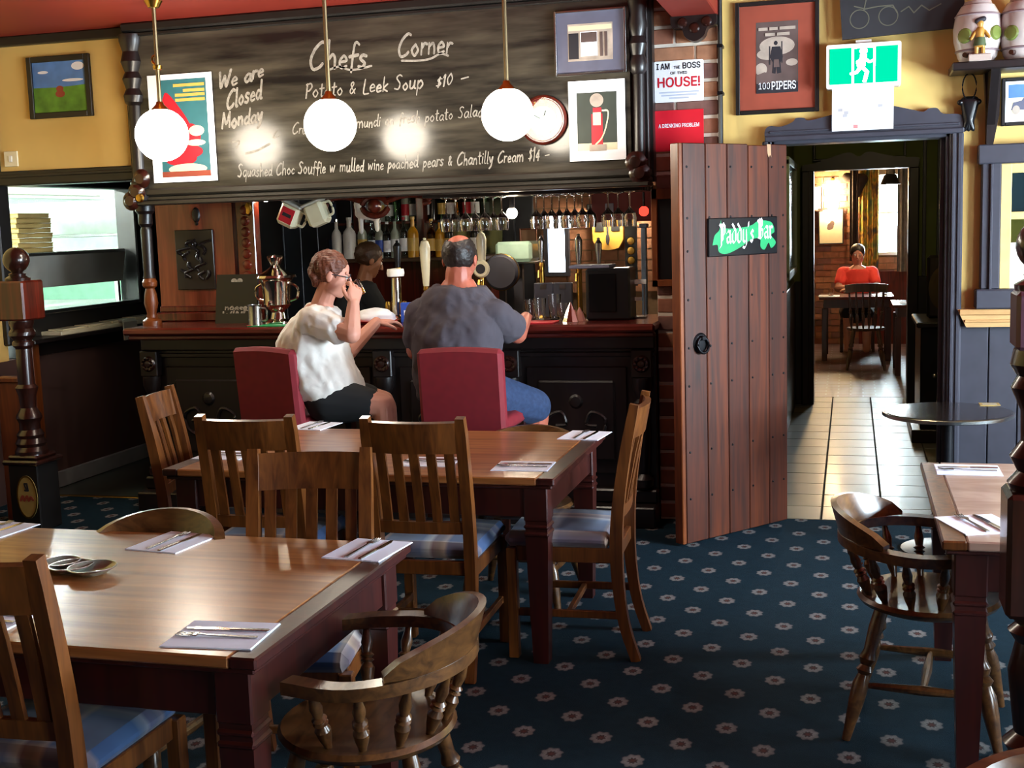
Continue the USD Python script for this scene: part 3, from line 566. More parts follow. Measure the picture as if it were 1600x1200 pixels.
# ------------------------------------------------------------------ pictures and signs on the walls
def framed(name, label, cat, px, Y, fw, fm, art, th=.025, mount=None, mw=0., glassy=False):
    x0, x1, z0, z1 = px if len(px) == 4 and px[0] < 20 else rect(*px, Y)
    t = thing(name, label, cat, ((x0 + x1) / 2, Y, (z0 + z1) / 2))
    if fw:
        obj('frame', [box(x0, x0 + fw, Y - th, Y, z0, z1, .003), box(x1 - fw, x1, Y - th, Y, z0, z1, .003), box(x0 + fw, x1 - fw, Y - th, Y, z0, z0 + fw, .003), box(x0 + fw, x1 - fw, Y - th, Y, z1 - fw, z1, .003)], fm, t, w=True)
    ax0, ax1, az0, az1 = x0 + fw, x1 - fw, z0 + fw, z1 - fw
    if mount:
        obj('mount', box(ax0, ax1, Y - .010, Y - .002, az0, az1), mount, t, w=True, smooth=False); ax0 += mw; ax1 -= mw; az0 += mw; az1 -= mw
    W, H = ax1 - ax0, az1 - az0
    for k, (nm, poly, mt) in enumerate(art):
        y = Y - .0105 - .0005 * k
        g_ = poly if hasattr(poly, 'geom_type') else Polygon(poly)
        g_ = affinity.translate(affinity.scale(g_, W, H, origin=(0, 0)), ax0, az0)
        obj(nm, prism(g_, y - .0005, y), mt, t, smooth=False, w=True)
    return t, (ax0, ax1, az0, az1)
full = rc(0, 1, 0, 1)
framed('landscape_picture', 'black framed painting of a red cart in a green field under blue sky', 'picture', (43, 91, 148, 181), 6.9, .035, M['black'],
       [('painted_sky', full, M['skyblue']), ('painted_cloud', ell(.86, .89, .12, .08).intersection(full), M['paper']), ('painted_cloud', ell(.75, .62, .2, .03), M['paper']), ('painted_cloud', ell(.2, .8, .1, .03), M['paper']), ('painted_field', smooth_poly if False else Polygon([(0, 0), (1, 0), (1, .52), (.7, .5), (.4, .49), (0, .5)]), M['grass']),
        ('painted_cart', unary_union([ell(.5, .46, .07, .06), ell(.5, .36, .09, .07)]), M['rust'])])
t_, a_ = framed('food_poster', 'white bordered food poster with red lobster behind the left globe lamp', 'poster', (231, 119, 342, 282), BYF, 0, None,
       [('sheet', full, M['paper']), ('printed_ground', rc(.15, .9, .05, .95), M['teal']), ('printed_claw', smooth_curve([(.22, .78), (.3, .83), (.55, .62), (.62, .5), (.5, .48), (.24, .73), (.22, .78)], 4), M['red']),
        ('printed_body', unary_union([ell(.62, .42, .16, .12), ell(.6, .28, .2, .06), ell(.45, .22, .25, .07), ell(.35, .52, .18, .05)]), M['red']), ('printed_plate', unary_union([ell(.55, .12, .3, .05), ell(.72, .47, .12, .05), ell(.7, .36, .15, .03)]), M['cream']),
        ('printed_base', rc(.15, .9, .05, .1), M['rust'])])
obj('printed_lines', [box(a_[0] + (a_[1]-a_[0]) * u, a_[0] + (a_[1]-a_[0]) * .88, BYF - .0145, BYF - .014, a_[2] + (a_[3]-a_[2]) * v, a_[2] + (a_[3]-a_[2]) * (v + .028)) for u, v in ((.4, .88), (.55, .83), (.42, .79), (.42, .745))], M['gold'], t_, w=True, smooth=False)
framed('shopfront_picture', 'silver framed photo of a shop front in a grey mount', 'picture', (866, 19, 980, 113), BYF, .012, M['steel'],
       [('photo_ground', full, M['sepia_l']), ('photo_fascia', rc(.02, .98, .82, .95), M['cream']), ('photo_window', rc(.28, .66, .12, .78), M['paper']), ('photo_blind', rc(.3, .65, .5, .76), M['sepia']), ('photo_door', rc(.02, .24, .05, .75), M['ink']), ('photo_shutter', unary_union([rc(.72, .78, .1, .75), rc(.82, .88, .1, .75)]), M['sepia']), ('photo_step', rc(.0, 1, .0, .06), M['sepia_l'])], mount=M['mauve'], mw=.062)
framed('pump_poster', 'white bordered poster of a vintage red fuel pump on a dark ground', 'poster', (888, 128, 979, 249), BYF, 0, None,
       [('sheet', full, M['paper']), ('printed_ground', rc(.15, .85, .15, .85), simple('pump_backdrop', '#343c34', .6, var=.4, scale=5)), ('printed_floor', rc(.15, .85, .13, .22), M['cream']), ('printed_globe', ell(.5, .75, .12, .085), M['sepia_l']), ('printed_pump', unary_union([rc(.4, .6, .2, .58), rc(.43, .58, .56, .66)]), M['red']), ('printed_dial', rc(.43, .57, .44, .6), M['cream']),
        ('printed_hose', LineString(smooth_curve([(.6, .62), (.7, .6), (.66, .42), (.58, .28), (.47, .2)], 6)).buffer(.012), M['cream']), ('printed_foot', rc(.36, .66, .12, .2), M['sepia_l'])])
# clock
c = at(850, 188, BYF); dep = (c - EYE) @ CW; R_ = 38 * dep / FPX
ck = thing('wall_clock', 'round red wall clock with gold numerals right of the last globe lamp', 'clock', (c[0], BYF, c[2]))
obj('case', T(lathe([(0, .0), (R_, 0), (R_, .03), (R_ * .93, .042), (R_ * .9, .03), (0, .03)], 40), rx=PI/2), M['mahog'], ck)
dl_ = obj('dial', T(lathe([(0, .032), (R_ * .9, .032), (R_ * .9, .03), (0, .03)], 40), rx=PI/2), simple('clock_red', '#9c2018', .3), ck)
for i in range(12): obj('numeral', text(str(12 if i == 0 else i), .022, R_ * .76 * math.sin(i * PI / 6), R_ * .76 * math.cos(i * PI / 6) - .011, -.033, True, cen=True), M['gold'], dl_, smooth=False)
obj('painted_glare', T(lathe([(0, .034), (R_ * .55, .034), (R_ * .55, .03), (0, .03)], 40), rx=PI/2), M['paper'], ck)  # white disc paints in the globe lamp's reflection on the glass
obj('hand', [bar([(0, -.036, 0), (.02, -.036, .05)], .004, .004, (0, 1, 0)), bar([(0, -.037, 0), (-.06, -.037, .035)], .003, .003, (0, 1, 0))], M['ink'], ck)
obj('lens', T(lathe([(R_ * .9, .036), (R_ * .8, .041), (R_ * .5, .049), (R_ * .25, .053), (0, .054)], 40), rx=PI/2), M['pane'], ck, smooth=True, label='domed clock glass')
# signs on the brick pillar
def sign(name, label, px, Y, mt, th=.006, rounded=.01):
    x0, x1, z0, z1 = rect(*px, Y); t = thing(name, label, 'sign', ((x0+x1)/2, Y, (z0+z1)/2))
    obj('plate', prism(rc(x0 + rounded, x1 - rounded, z0 + rounded, z1 - rounded).buffer(rounded, quad_segs=4), Y - th, Y), mt, t, w=True)
    return t, x0, x1, z0, z1, Y - th
s, x0, x1, z0, z1, y = sign('house_sign', 'white sign with black and red lettering on the brick pillar', (1022, 97, 1100, 157), 6.941, M['paper'])
W, H = x1 - x0, z1 - z0; xc = (x0 + x1) / 2
obj('lettering', [text('I AM', .031, x0 + W * .05, z1 - H * .2, y, True, W * .27), text('THE', .016, x0 + W * .4, z1 - H * .2, y, True, W * .13), text('BOSS', .031, x0 + W * .58, z1 - H * .2, y, True, W * .36), text('OF THIS', .014, xc, z1 - H * .33, y, True, W * .34, cen=True)], M['ink'], s, smooth=False, w=True)
obj('small_print', [box(xc - W * a, xc + W * a, y - .0008, y, z0 + H * b, z0 + H * (b + .035)) for a, b in ((.4, .22), (.36, .15), (.2, .08))], simple('pale_blue_print', '#b9c3d6', .7), s, smooth=False, w=True, kind='stuff')
obj('headline', text('HOUSE!', .05, xc, z1 - H * .63, y, True, W * .86, cen=True), M['red'], s, smooth=False, w=True, label='red word HOUSE!')
s, x0, x1, z0, z1, y = sign('red_sign', 'bright red sign with white lettering low on the brick pillar', (1022, 174, 1100, 234), 6.941, simple('sign_red', '#d4142a', .5, var=.05), rounded=.003)
obj('lettering', text('A DRINKING PROBLEM', .02, (x0+x1)/2, z1 - (z1-z0) * .42, y, True, (x1-x0) * .82, cen=True), M['paper'], s, smooth=False, w=True)
# whisky poster
t_, a_ = framed('piper_poster', 'dark framed poster reading 100 PIPERS in a rust mount', 'poster', (1149, 6, 1280, 174), 7.0, .022, M['black'],
       [('printed_ground', full, M['sepia']), ('printed_cloud', unary_union([ell(.5, .66, .42, .13), ell(.3, .55, .28, .08), ell(.85, .42, .14, .05), ell(.12, .34, .14, .09)]).intersection(full), M['sepia_l']), ('printed_figure', unary_union([ell(.47, .70, .045, .03), Polygon([(.38, .65), (.58, .65), (.64, .5), (.58, .42), (.6, .28), (.5, .27), (.49, .38), (.46, .27), (.38, .28), (.4, .43), (.33, .5)]), rc(.6, .63, .42, .72), rc(.31, .34, .4, .66)]), M['ink']),
        ('printed_kilt', Polygon([(.43, .47), (.54, .47), (.56, .36), (.42, .36)]), M['sepia']), ('printed_hill', Polygon([(0, .13), (1, .13), (1, .24), (.7, .28), (.45, .25), (.2, .3), (0, .26)]), M['sepia']), ('printed_band', rc(0, 1, 0, .14), M['ink'])], mount=M['rust'], mw=.088)
x0, x1, z0, z1 = a_
obj('lettering', [text('100', .035, x0 + (x1-x0) * .06, z0 + .022, 6.9855, False, (x1-x0) * .27), text('PIPERS', .042, x0 + (x1-x0) * .37, z0 + .018, 6.9855, True, (x1-x0) * .58)], M['paper'], t_, w=True, smooth=False)
obj('heading_lines', [box(x0 + (x1-x0) * a, x0 + (x1-x0) * b, 6.985, 6.9855, z1 - c_, z1 - c_ + .016) for a, b, c_ in ((.06, .28, .045), (.32, .52, .045), (.56, .94, .045), (.22, .45, .075), (.5, .8, .075))], M['sepia_l'], t_, w=True, smooth=False)
# tilted board at the top
bd = thing('vintage_car_board', 'dark chalk board with faint vintage car leaning out over the exit sign', 'board', (at(1395, 0, 6.93)[0], 6.9, 2.72))
q = [at(1316, 62, 6.93), at(1507, 42, 6.93), at(1507, -90, 6.93), at(1308, -70, 6.93)]
obj('board', prism([(p[0], p[2]) for p in q], 6.93, 6.955), simple('board_black', '#26262a', .6, var=.25, scale=5), bd, w=True, smooth=False)
cs = [Point(*at(x, y, 6.93)[[0, 2]]).buffer(r).difference(Point(*at(x, y, 6.93)[[0, 2]]).buffer(r - .005)) for x, y, r in ((1343, 30, .05), (1388, 25, .05))]
for l in ([(1335, 10), (1352, 14), (1372, 10), (1395, 8), (1402, 20)], [(1350, 15), (1355, -8), (1372, -10)], [(1408, 18), (1420, 10), (1428, 20), (1440, 8), (1452, 16), (1470, 6)]):
    cs.append(LineString([at(x, y, 6.93)[[0, 2]] for x, y in l]).buffer(.003))
obj('chalk_drawing', prism(unary_union(cs), 6.9285, 6.93), simple('faint_chalk', '#5c5a4c', .9), bd, w=True, smooth=False)
obj('back_block', box(at(1395, 0, 6.93)[0] - .1, at(1395, 0, 6.93)[0] + .1, 6.955, 6.999, 2.7, 2.8), M['blackwood'], bd, w=True)
# exit sign and notice
ex = thing('exit_sign', 'lit green exit sign with a white running figure over the doorway', 'sign', (.06, 6.93, 2.51)); x0, x1, z0, z1 = rect(1291, 71, 1408, 133, 6.9)
W, H = x1 - x0, z1 - z0
obj('housing', prism(rc(x0 + .012, x1 - .012, z0 + .012, z1 - .012).buffer(.012, quad_segs=4), 6.9, 6.999), M['white'], ex, w=True)
obj('lit_panel', box(x0 + .018, x1 - .018, 6.897, 6.9, z0 + .022, z1 - .022), M['exit_g'], ex, w=True, smooth=False)
man = unary_union([Point(.5, .82).buffer(.07), LineString([(.5, .72), (.47, .48)]).buffer(.06), LineString([(.47, .48), (.56, .34), (.52, .14)]).buffer(.035), LineString([(.47, .48), (.38, .34), (.3, .32)]).buffer(.035), LineString([(.5, .68), (.6, .56), (.66, .6)]).buffer(.028), LineString([(.5, .68), (.4, .58), (.42, .48)]).buffer(.028), rc(.3, .34, .1, .9).difference(rc(0, 0, 0, 0)), rc(.3, .7, .88, .93), rc(.66, .7, .1, .93)])
obj('running_figure', prism(affinity.translate(affinity.scale(man, W * .8, H, origin=(0, 0)), x0 + W * .1, z0), 6.8955, 6.897), M['exit_w'], ex, w=True, smooth=False)
obj('bracket', box((x0+x1)/2 - .04, (x0+x1)/2 + .04, 6.93, 6.999, z1 - .002, z1 + .02), M['white'], ex, w=True)
nt = thing('paper_notice', 'white paper notice hung under the exit sign', 'notice', (.05, 6.93, 2.28)); x0, x1, z0, z1 = rect(1300, 133, 1396, 201, 6.925)
obj('sheet', box(x0, x1, 6.922, 6.926, z0, z1), M['paper'], nt, w=True, smooth=False)
obj('printed_marks', [box(x0 + (x1-x0) * u, x0 + (x1-x0) * (u + .07), 6.9215, 6.922, z0 + (z1-z0) * v, z0 + (z1-z0) * (v + .06)) for u, v in ((.1, .42), (.75, .48), (.18, .3), (.2, .36))], simple('faint_grey_print', '#b4b4ba', .8), nt, w=True, smooth=False)
obj('red_mark', box(x0 + (x1-x0) * .35, x0 + (x1-x0) * .42, 6.9215, 6.922, z0 + .012, z0 + .03), simple('pale_red_print', '#dd8888', .8), nt, w=True, smooth=False)
# jug shelf with bracket
sh = thing('jug_shelf', 'dark wooden wall shelf with a long bracket carrying ceramic barrels', 'shelf', (.75, 6.85, 2.36))
zs = at(1500, 108, 6.85)[2]
obj('board', box(at(1487, 100, 6.78)[0], 1.3, 6.72, 7.0, zs - .02, zs + .022, .006), M['blackwood'], sh, w=True)
xb = at(1550, 150, 6.9)[0]
obj('bracket', [prism([(xb - .035, zs - .02), (xb + .045, zs - .02), (xb + .04, 2.2), (xb + .01, 2.03), (xb - .02, 2.03), (xb - .02, 2.2)], 6.93, 6.998)], M['blackwood'], sh, w=True)
obj('bracket', tri(MF.hull_points(np.array([(xb + sx * .02, y, z) for sx in (-1, 1) for y, z in ((6.75, zs - .02), (6.93, zs - .02), (6.93, 2.15))]))), M['blackwood'], sh, w=True)
def barrel(x, label):
    t = thing('ceramic_barrel', label, 'jar', (x, 6.85, zs + .022))
    obj('body', lathe([(0, 0), (.075, 0), (.095, .03), (.115, .11), (.118, .17), (.107, .24), (.08, .285), (.07, .29), (0, .29)], 28), simple('pinkish_glaze', '#c4b6b0', .2, var=.15, scale=6, coat=.5), t)
    obj('hoop', [lathe([(r, z - .006), (r + .005, z), (r, z + .006)], 28) for r, z in ((.104, .06), (.108, .235))], simple('grey_glaze', '#8f7d80', .25), t)
    obj('lid', lathe([(.07, .29), (.065, .305), (.03, .315), (.025, .335), (0, .34)], 20), simple('grey_glaze_lid', '#a8958f', .25), t)
    for q, a_, z in (((-.068, -.096), -.55, .13), ((.08, -.082), .7, .14)): obj('medallion', T(lathe([(0, .012), (.03, .008), (.038, 0)], 18), (*q, z), rx=PI/2, rz=a_), simple('green_glaze', '#6f7c3c', .2, coat=.5), t)
    obj('tap', T(lathe([(0, .03), (.012, .03), (.014, 0), (0, 0)], 12), (-.055, -.085, .035), rx=PI/2, rz=-.5), M['darkpost'], t)
barrel(at(1527, 60, 6.85)[0], 'pinkish ceramic barrel behind the kilted figurine on the jug shelf'); barrel(at(1599, 60, 6.85)[0], 'pinkish ceramic barrel at the right edge of the jug shelf')
fg = thing('figurine', 'small painted figurine in a yellow jacket on the jug shelf', 'figurine', (at(1530, 90, 6.76)[0], 6.74, zs + .022))
obj('plinth', box(-.055, .055, -.02, .02, 0, .035, .004), simple('pale_plinth', '#b9a79c', .3), fg)
obj('body', skin(uni(chain([(-.016, 0, .035), (-.014, 0, .09)], (.009, .012)) + chain([(.016, 0, .035), (.014, 0, .09)], (.009, .012)) + chain([(0, 0, .09), (0, 0, .115), (0, 0, .15)], (.026, .02, .022)) + chain([(0, 0, .15), (0, 0, .185)], (.01, .018)) + chain([(-.022, 0, .145), (-.042, -.012, .11)], (.009, .008)) + chain([(.022, 0, .145), (.042, -.012, .115)], (.009, .008))), .008, 4), simple('figurine_paint', '#b9853a', .3), fg)
obj('hat', skin(uni([hull(((-.012, 0, .195), .016), ((.016, 0, .205), .014))]), .008, 3), M['ink'], fg); obj('kilt', lathe([(0, .075), (.032, .075), (.024, .115), (0, .115)], 14), simple('tartan_green', '#4c5a3a', .6), fg)
hg = thing('hanging_ornament', 'black hanging ornament on a wire loop below the jug shelf', 'ornament', (at(1515, 160, 6.9)[0], 6.92, 2.2))
p0, p1, p2 = at(1515, 118, 6.92), at(1515, 153, 6.92), at(1514, 206, 6.92)
obj('loop', tube([(p0[0] + .034 * math.cos(a), 6.92, (p0[2] + p1[2]) / 2 + .068 * math.sin(a)) for a in np.linspace(0, 2 * PI, 22)[:-1]], .004, 6, True), M['iron'], hg, w=True)
obj('pouch', skin(uni([hull(((p1[0] - .02, 6.94, p1[2] - .015), .026), ((p1[0] + .025, 6.94, p1[2] - .015), .026), ((p1[0], 6.945, p2[2] + .06), .028))] + [hull(((p1[0], 6.945, p2[2] + .06), .026), ((p2[0] + o, 6.945, p2[2] + .012), .01)) for o in (-.02, 0, .022)] + [sph(.016, (p1[0] + s * .045, 6.93, p1[2] - .02)) for s in (-1, 1)]), .012, 5), M['plastic_black'], hg, w=True)
framed('car_picture', 'small framed picture of a blue vintage car at the right edge', 'picture', (1565, 123, 1640, 194), 7.0, .018, M['black'],
       [('mount', full, M['paper']), ('painted_ground', rc(.08, .94, .08, .92), M['cream']), ('painted_sky', rc(.08, .94, .6, .92), M['skyblue']), ('painted_car', Polygon([(.15, .3), (.2, .48), (.4, .52), (.5, .66), (.85, .66), (.9, .3)]), M['mauve']), ('painted_wheel', unary_union([ell(.27, .3, .09, .11), ell(.75, .3, .09, .11)]), M['sepia_l'])])
# ------------------------------------------------------------------ door leaf in front of the pillar
DL, DR = np.array([-.842, 6.375]), np.array([-.352, 7.0]); DU = (DR - DL) / np.linalg.norm(DR - DL); DW = np.linalg.norm(DR - DL)
rzd = math.atan2(DU[1], DU[0])
lf = thing('plank_door', 'open reddish plank door with iron studs standing before the brick pillar', 'door', (DL[0], DL[1], 0), rzd)
# local frame: x along the leaf, -y faces the room
pw = [0, .165, .325, .485, .645, DW - .0]
for i in range(5):
    obj('plank', box(pw[i] + .002, pw[i+1] - .002, -.016, .016, .012, 2.10 - (.0 if i != 3 else .006), .004), M['doorwood'] if i % 2 else M['doorwood_b'], lf)
obj('door_back', box(.01, DW - .01, .016, .045, .03, 2.09), M['doorwood_b'], lf, smooth=False)
obj('edge_strip', box(-.028, .0, -.016, .045, .012, 2.10, .004), M['orange'], lf, label='paler worn edge of the door')
obj('stud', [T(lathe([(0, .006), (.005, .004), (.007, 0)], 8), (x, -.016, z), rx=PI/2) for x in (.03, .19, .35, .51, .67, .76) for z in (.25, .5, .85, 1.05, 1.30, 1.55, 1.72, 1.98)], M['iron'], lf, kind='stuff')
obj('worn_chip', prism([(.63, 2.1), (.66, 2.1), (.665, 2.03), (.655, 2.045), (.645, 2.03), (.635, 2.05)], -.0185, -.016), simple('bare_wood', '#b08a68', .8), lf)
hd = obj('ring_handle', [T(lathe([(0, .012), (.045, .008), (.055, 0)], 20), (.115, -.016, 1.07), rx=PI/2), tube([(.115 + .04 * math.cos(a), -.036 + .006 * math.sin(a), 1.06 + .04 * math.sin(a)) for a in np.linspace(0, 2*PI, 18)[:-1]], .008, 8, True), box(.10, .13, -.045, -.016, 1.085, 1.11, .004)], M['iron'], lf, label='black iron ring handle')
# hanging bar sign on the door
sg = thing('bar_sign', "black and green sign lettered Paddy's Bar on the plank door", 'sign', (*(DL + DU * .0), 0), rzd)
a, b = .17, .70; z0, z1 = 1.515, 1.715
obj('plate', box(a, b, -.03, -.0165, z0, z1, .004), M['plastic_black'], sg)
def dsh(poly, y): return prism(affinity.translate(affinity.scale(poly, b - a, z1 - z0, origin=(0, 0)), a, z0), y - .001, y)
ire = smooth_curve([(.05, .3), (.08, .55), (.15, .7), (.17, .95), (.2, .75), (.4, .72), (.6, .78), (.72, .9), (.9, .85), (.95, .6), (.9, .5), (.97, .3), (.9, .15), (.86, .3), (.8, .12), (.74, .2), (.73, .42), (.6, .4), (.45, .22), (.25, .06), (.14, .12), (.12, .3), (.05, .3)], 4)
obj('green_emblem', dsh(Polygon(ire).buffer(0), -.03), M['green'], sg, smooth=False)
BL = {'P': (.62, [[(0, .95), (.15, .8)], [(.15, .95), (.15, -.12), (.02, -.2)], [(.15, .85), (.35, 1), (.52, .82), (.52, .5), (.32, .36)], [(.3, .92), (.3, .15)]]), 'a': (.48, [[(.05, .5), (.2, .62), (.36, .52)], [(.36, .6), (.36, .08), (.46, 0)], [(.36, .34), (.08, .28), (.06, .1), (.2, 0), (.34, .12)]]),
 'd': (.5, [[(.08, .95), (.4, .62), (.4, .1), (.24, 0), (.06, .12), (.06, .46), (.22, .58)]]), 'y': (.5, [[(.08, .62), (.08, .12), (.22, 0), (.38, .14)], [(.4, .62), (.4, -.12), (.24, -.28), (.06, -.22)]]), "'": (.2, [[(.1, 1), (.08, .8)]]),
 's': (.42, [[(.34, .52), (.2, .62), (.07, .48), (.32, .22), (.2, 0), (.04, .1)]]), 'B': (.64, [[(0, .92), (.16, .8)], [(.16, .98), (.16, .05)], [(.16, .88), (.36, 1), (.5, .84), (.46, .62), (.2, .54)], [(.22, .54), (.54, .42), (.54, .14), (.34, 0), (.05, .06)], [(.31, .9), (.31, .12)]]), 'r': (.38, [[(.04, .6), (.12, .52), (.12, .06), (.2, 0)], [(.12, .48), (.26, .62), (.36, .52)]])}
def black(s_, x, z, w_, h_):
    cx, g_ = 0, []
    for c_ in s_: g_.append(affinity.translate(nib(BL[c_][1], .13), cx, 0)); cx += BL[c_][0] + .05
    g_ = unary_union(g_); bb = g_.bounds
    return prism(affinity.translate(affinity.scale(affinity.translate(g_, -bb[0], 0), w_ / (bb[2] - bb[0]), h_, origin=(0, 0)), x, z), -.0325, -.0315)
obj('lettering', [black("Paddy's", a + .075, z0 + .068, .265, .105)], M['white'], sg, smooth=False); obj('lettering', [black('Bar', a + .365, z0 + .085, .125, .105)], M['white'], sg, smooth=False)
# framed dark panel on the pillar behind the door
fp = thing('framed_panel', 'narrow dark panel in an orange timber frame on the brick pillar by the door', 'panel', (-.93, 6.94, 1.6)); x0, x1, z0, z1 = rect(1018, 295, 1072, 447, 6.935)
obj('frame', [box(x0, x0 + .035, 6.90, 6.943, z0, z1, .004), box(x1 - .03, x1, 6.90, 6.943, z0, z1, .004), box(x0, x1, 6.90, 6.943, z0, z0 + .04, .004), box(x0, x1, 6.90, 6.943, z1 - .06, z1, .004)], M['orange'], fp, w=True)
obj('panel', box(x0 + .035, x1 - .03, 6.92, 6.943, z0 + .04, z1 - .06), M['plastic_black'], fp, w=True, smooth=False)

# ------------------------------------------------------------------ on and behind the bar
CT = 1.15
ep = thing('bar_end_panel', 'mahogany panel with carved dark plaque at the left end of the bar', 'panel', (-3.85, 7.3, CT))
x0, x1 = at(247, 400, 7.28)[0], at(366, 400, 7.28)[0]
obj('panel', box(x0, x1, 7.28, 7.33, CT, 1.93), wood('warm_mahogany', '#5c1a10', '#92402a', (14, 14, 1.2), .25, .5), ep, w=True, smooth=False)
obj('base_moulding', [box(x0 - .02, x1 + .02, 7.24, 7.33, CT, CT + .06, .008), box(x0, x1, 7.255, 7.33, CT + .06, CT + .1, .006)], M['mahog'], ep, w=True)
q0, q1, q2, q3 = rect(273, 360, 338, 452, 7.27)
obj('plaque', box(q0, q1, 7.262, 7.28, q2, q3, .004), M['blackwood'], ep, w=True)
xs, zs_ = (q0 + q1) / 2, (q2 + q3) / 2
r2 = np.random.default_rng(5)
obj('carving', [tube(smooth_curve([(xs + u, 7.26, zs_ + v), (xs + u + r2.uniform(-.05, .05), 7.252, zs_ + v + .03), (xs + u + r2.uniform(-.06, .06), 7.255, zs_ + v + .055)], 4), .009, 6) for u, v in zip(r2.uniform(-.08, .08, 16), r2.uniform(-.13, .1, 16))], M['blackwood'], ep, w=True, kind='stuff')
q = at(305, 336, 7.27); obj('finial', [T(lathe([(0, .016), (.022, .012), (.03, 0)], 14, 1, 1.7), (q[0], 7.28, q[2]), rx=PI/2), T(lathe([(0, .012), (.01, .008), (.014, 0)], 10), (q[0], 7.28, q[2] - .055), rx=PI/2)], M['blackwood'], ep, w=True)
xc_ = at(388, 400, 7.3)[0]
obj('carved_column', [box(xc_ - .06, xc_ + .07, 7.27, 7.35, CT, 1.93, .006)] + [T(lathe([(0, .03), (.025, .022), (.035, 0)], 12), (xc_ + .005, 7.275, z), rx=PI/2) for z in np.arange(1.3, 1.92, .07)], M['mahog'], ep, w=True)
q = at(385, 326, 7.24); obj('gilt_scroll', [T(lathe([(0, .02), (.02, .016), (.026, 0)], 12, 1, 1.8), (q[0], 7.27, q[2]), rx=PI/2)], M['brass'], ep, w=True)
cp = thing('turned_column', 'turned dark column with orange lower baluster at the bar left end', 'column', (at(238, 500, 6.95)[0], 6.95, CT))
obj('shaft', lathe([(.0, .3), (.04, .3), (.034, .33), (.036, .6), (.03, .62), (.045, .64), (.045, .7), (.06, .72), (.06, .775), (0, .775)], 18), M['blackwood'], cp)
obj('baluster', lathe([(.0, 0), (.06, 0), (.06, .03), (.035, .05), (.03, .08), (.045, .14), (.038, .2), (.028, .235), (.045, .25), (.048, .275), (.035, .3), (0, .3)], 18), M['orange'], cp)
st = thing('wine_chalkboard', 'small black chalk stand with yellow emblem on the bar top', 'chalkboard', (-3.37, 7.08, CT)); x0, x1, z0, z1 = rect(334, 430, 402, 497, 7.06)
obj('board', tri(MF.hull_points(np.array([(x, y, z) for x in (x0, x1) for y, z in ((7.04, CT), (7.07, CT), (7.10, z1), (7.12, z1))]))), M['plastic_black'], st, w=True)
zc = z1 - .06
obj('emblem', [T(prism(unary_union([ell(0, 0, .055, .018)]), -.002, 0), ((x0+x1)/2, 7.087, zc - .035), rx=-.12)], M['gold'], st, w=True, smooth=False)
obj('crest', [T(prism(unary_union([ell(0, .01, .045, .02), ell(-.02, .03, .02, .016), ell(.02, .03, .02, .016)]), -.002, 0), ((x0+x1)/2, 7.09, zc - .01), rx=-.12)], M['chalk'], st, w=True, smooth=False)
for s_, zz, w_ in (('House', 1.23, .16), ('WINE', 1.185, .19)):
    m = hand(s_.replace('H', 'N') if False else ('WINE' if s_ == 'WINE' else 'noese'), .045, (x0+x1)/2 - w_ / 2, zz, 7.062 - .0 + (zz - CT) * .09 - .012, .09, 0, w_)
    for q in m: obj('chalk_word', q, M['chalk'], st, w=True, smooth=False)
def on_bar(px, y=7.0): return at(px, 500, y)[0]
# samovar
sx = at(434, 480, 7.0)[0]
sv = thing('silver_samovar', 'tall polished silver samovar with lid on the bar behind the woman', 'samovar', (sx, 7.0, CT))
obj('foot', lathe([(0, 0), (.085, 0), (.085, .015), (.05, .03), (.04, .07), (.05, .09), (0, .09)], 28), M['silver'], sv)
obj('urn', lathe([(0, .09), (.06, .09), (.085, .12), (.088, .2), (.095, .26), (.105, .275), (.1, .285), (0, .285)], 28), M['silver'], sv)
obj('lid', lathe([(.125, .285), (.12, .3), (.07, .325), (.04, .345), (.028, .36), (.04, .385), (.05, .41), (.045, .42), (.02, .425), (0, .43)], 28), M['silver'], sv)
for s_ in (-1, 1): obj('handle', tube(smooth_curve([(s_ * .09, 0, .14), (s_ * .135, 0, .16), (s_ * .14, 0, .22), (s_ * .095, 0, .25)], 5), .008, 8), M['silver'], sv)
obj('spigot', [tube([(0, -.08, .14), (0, -.125, .135), (0, -.135, .11)], .009, 8)], M['silver'], sv)
tk = thing('tankard', 'grey pewter tankard left of the silver samovar', 'tankard', (at(401, 490, 6.85)[0], 6.83, CT))
obj('body', lathe([(0, 0), (.045, 0), (.042, .02), (.04, .12), (.045, .13), (.038, .13), (.034, .02), (0, .015)], 20), M['steel'], tk); obj('handle', tube(smooth_curve([(.04, 0, .11), (.075, 0, .1), (.075, 0, .04), (.04, 0, .03)], 5), .006, 8), M['steel'], tk)
tg = thing('green_bar_mat', 'green and red bar mat under the chalk stand and samovar', 'mat', (at(425, 500, 6.88)[0], 6.84, CT)); obj('towel', box(-.12, .14, -.06, .06, 0, .006, .003), M['green'], tg); obj('border', box(-.12, -.09, -.06, .06, .006, .008), M['red'], tg)
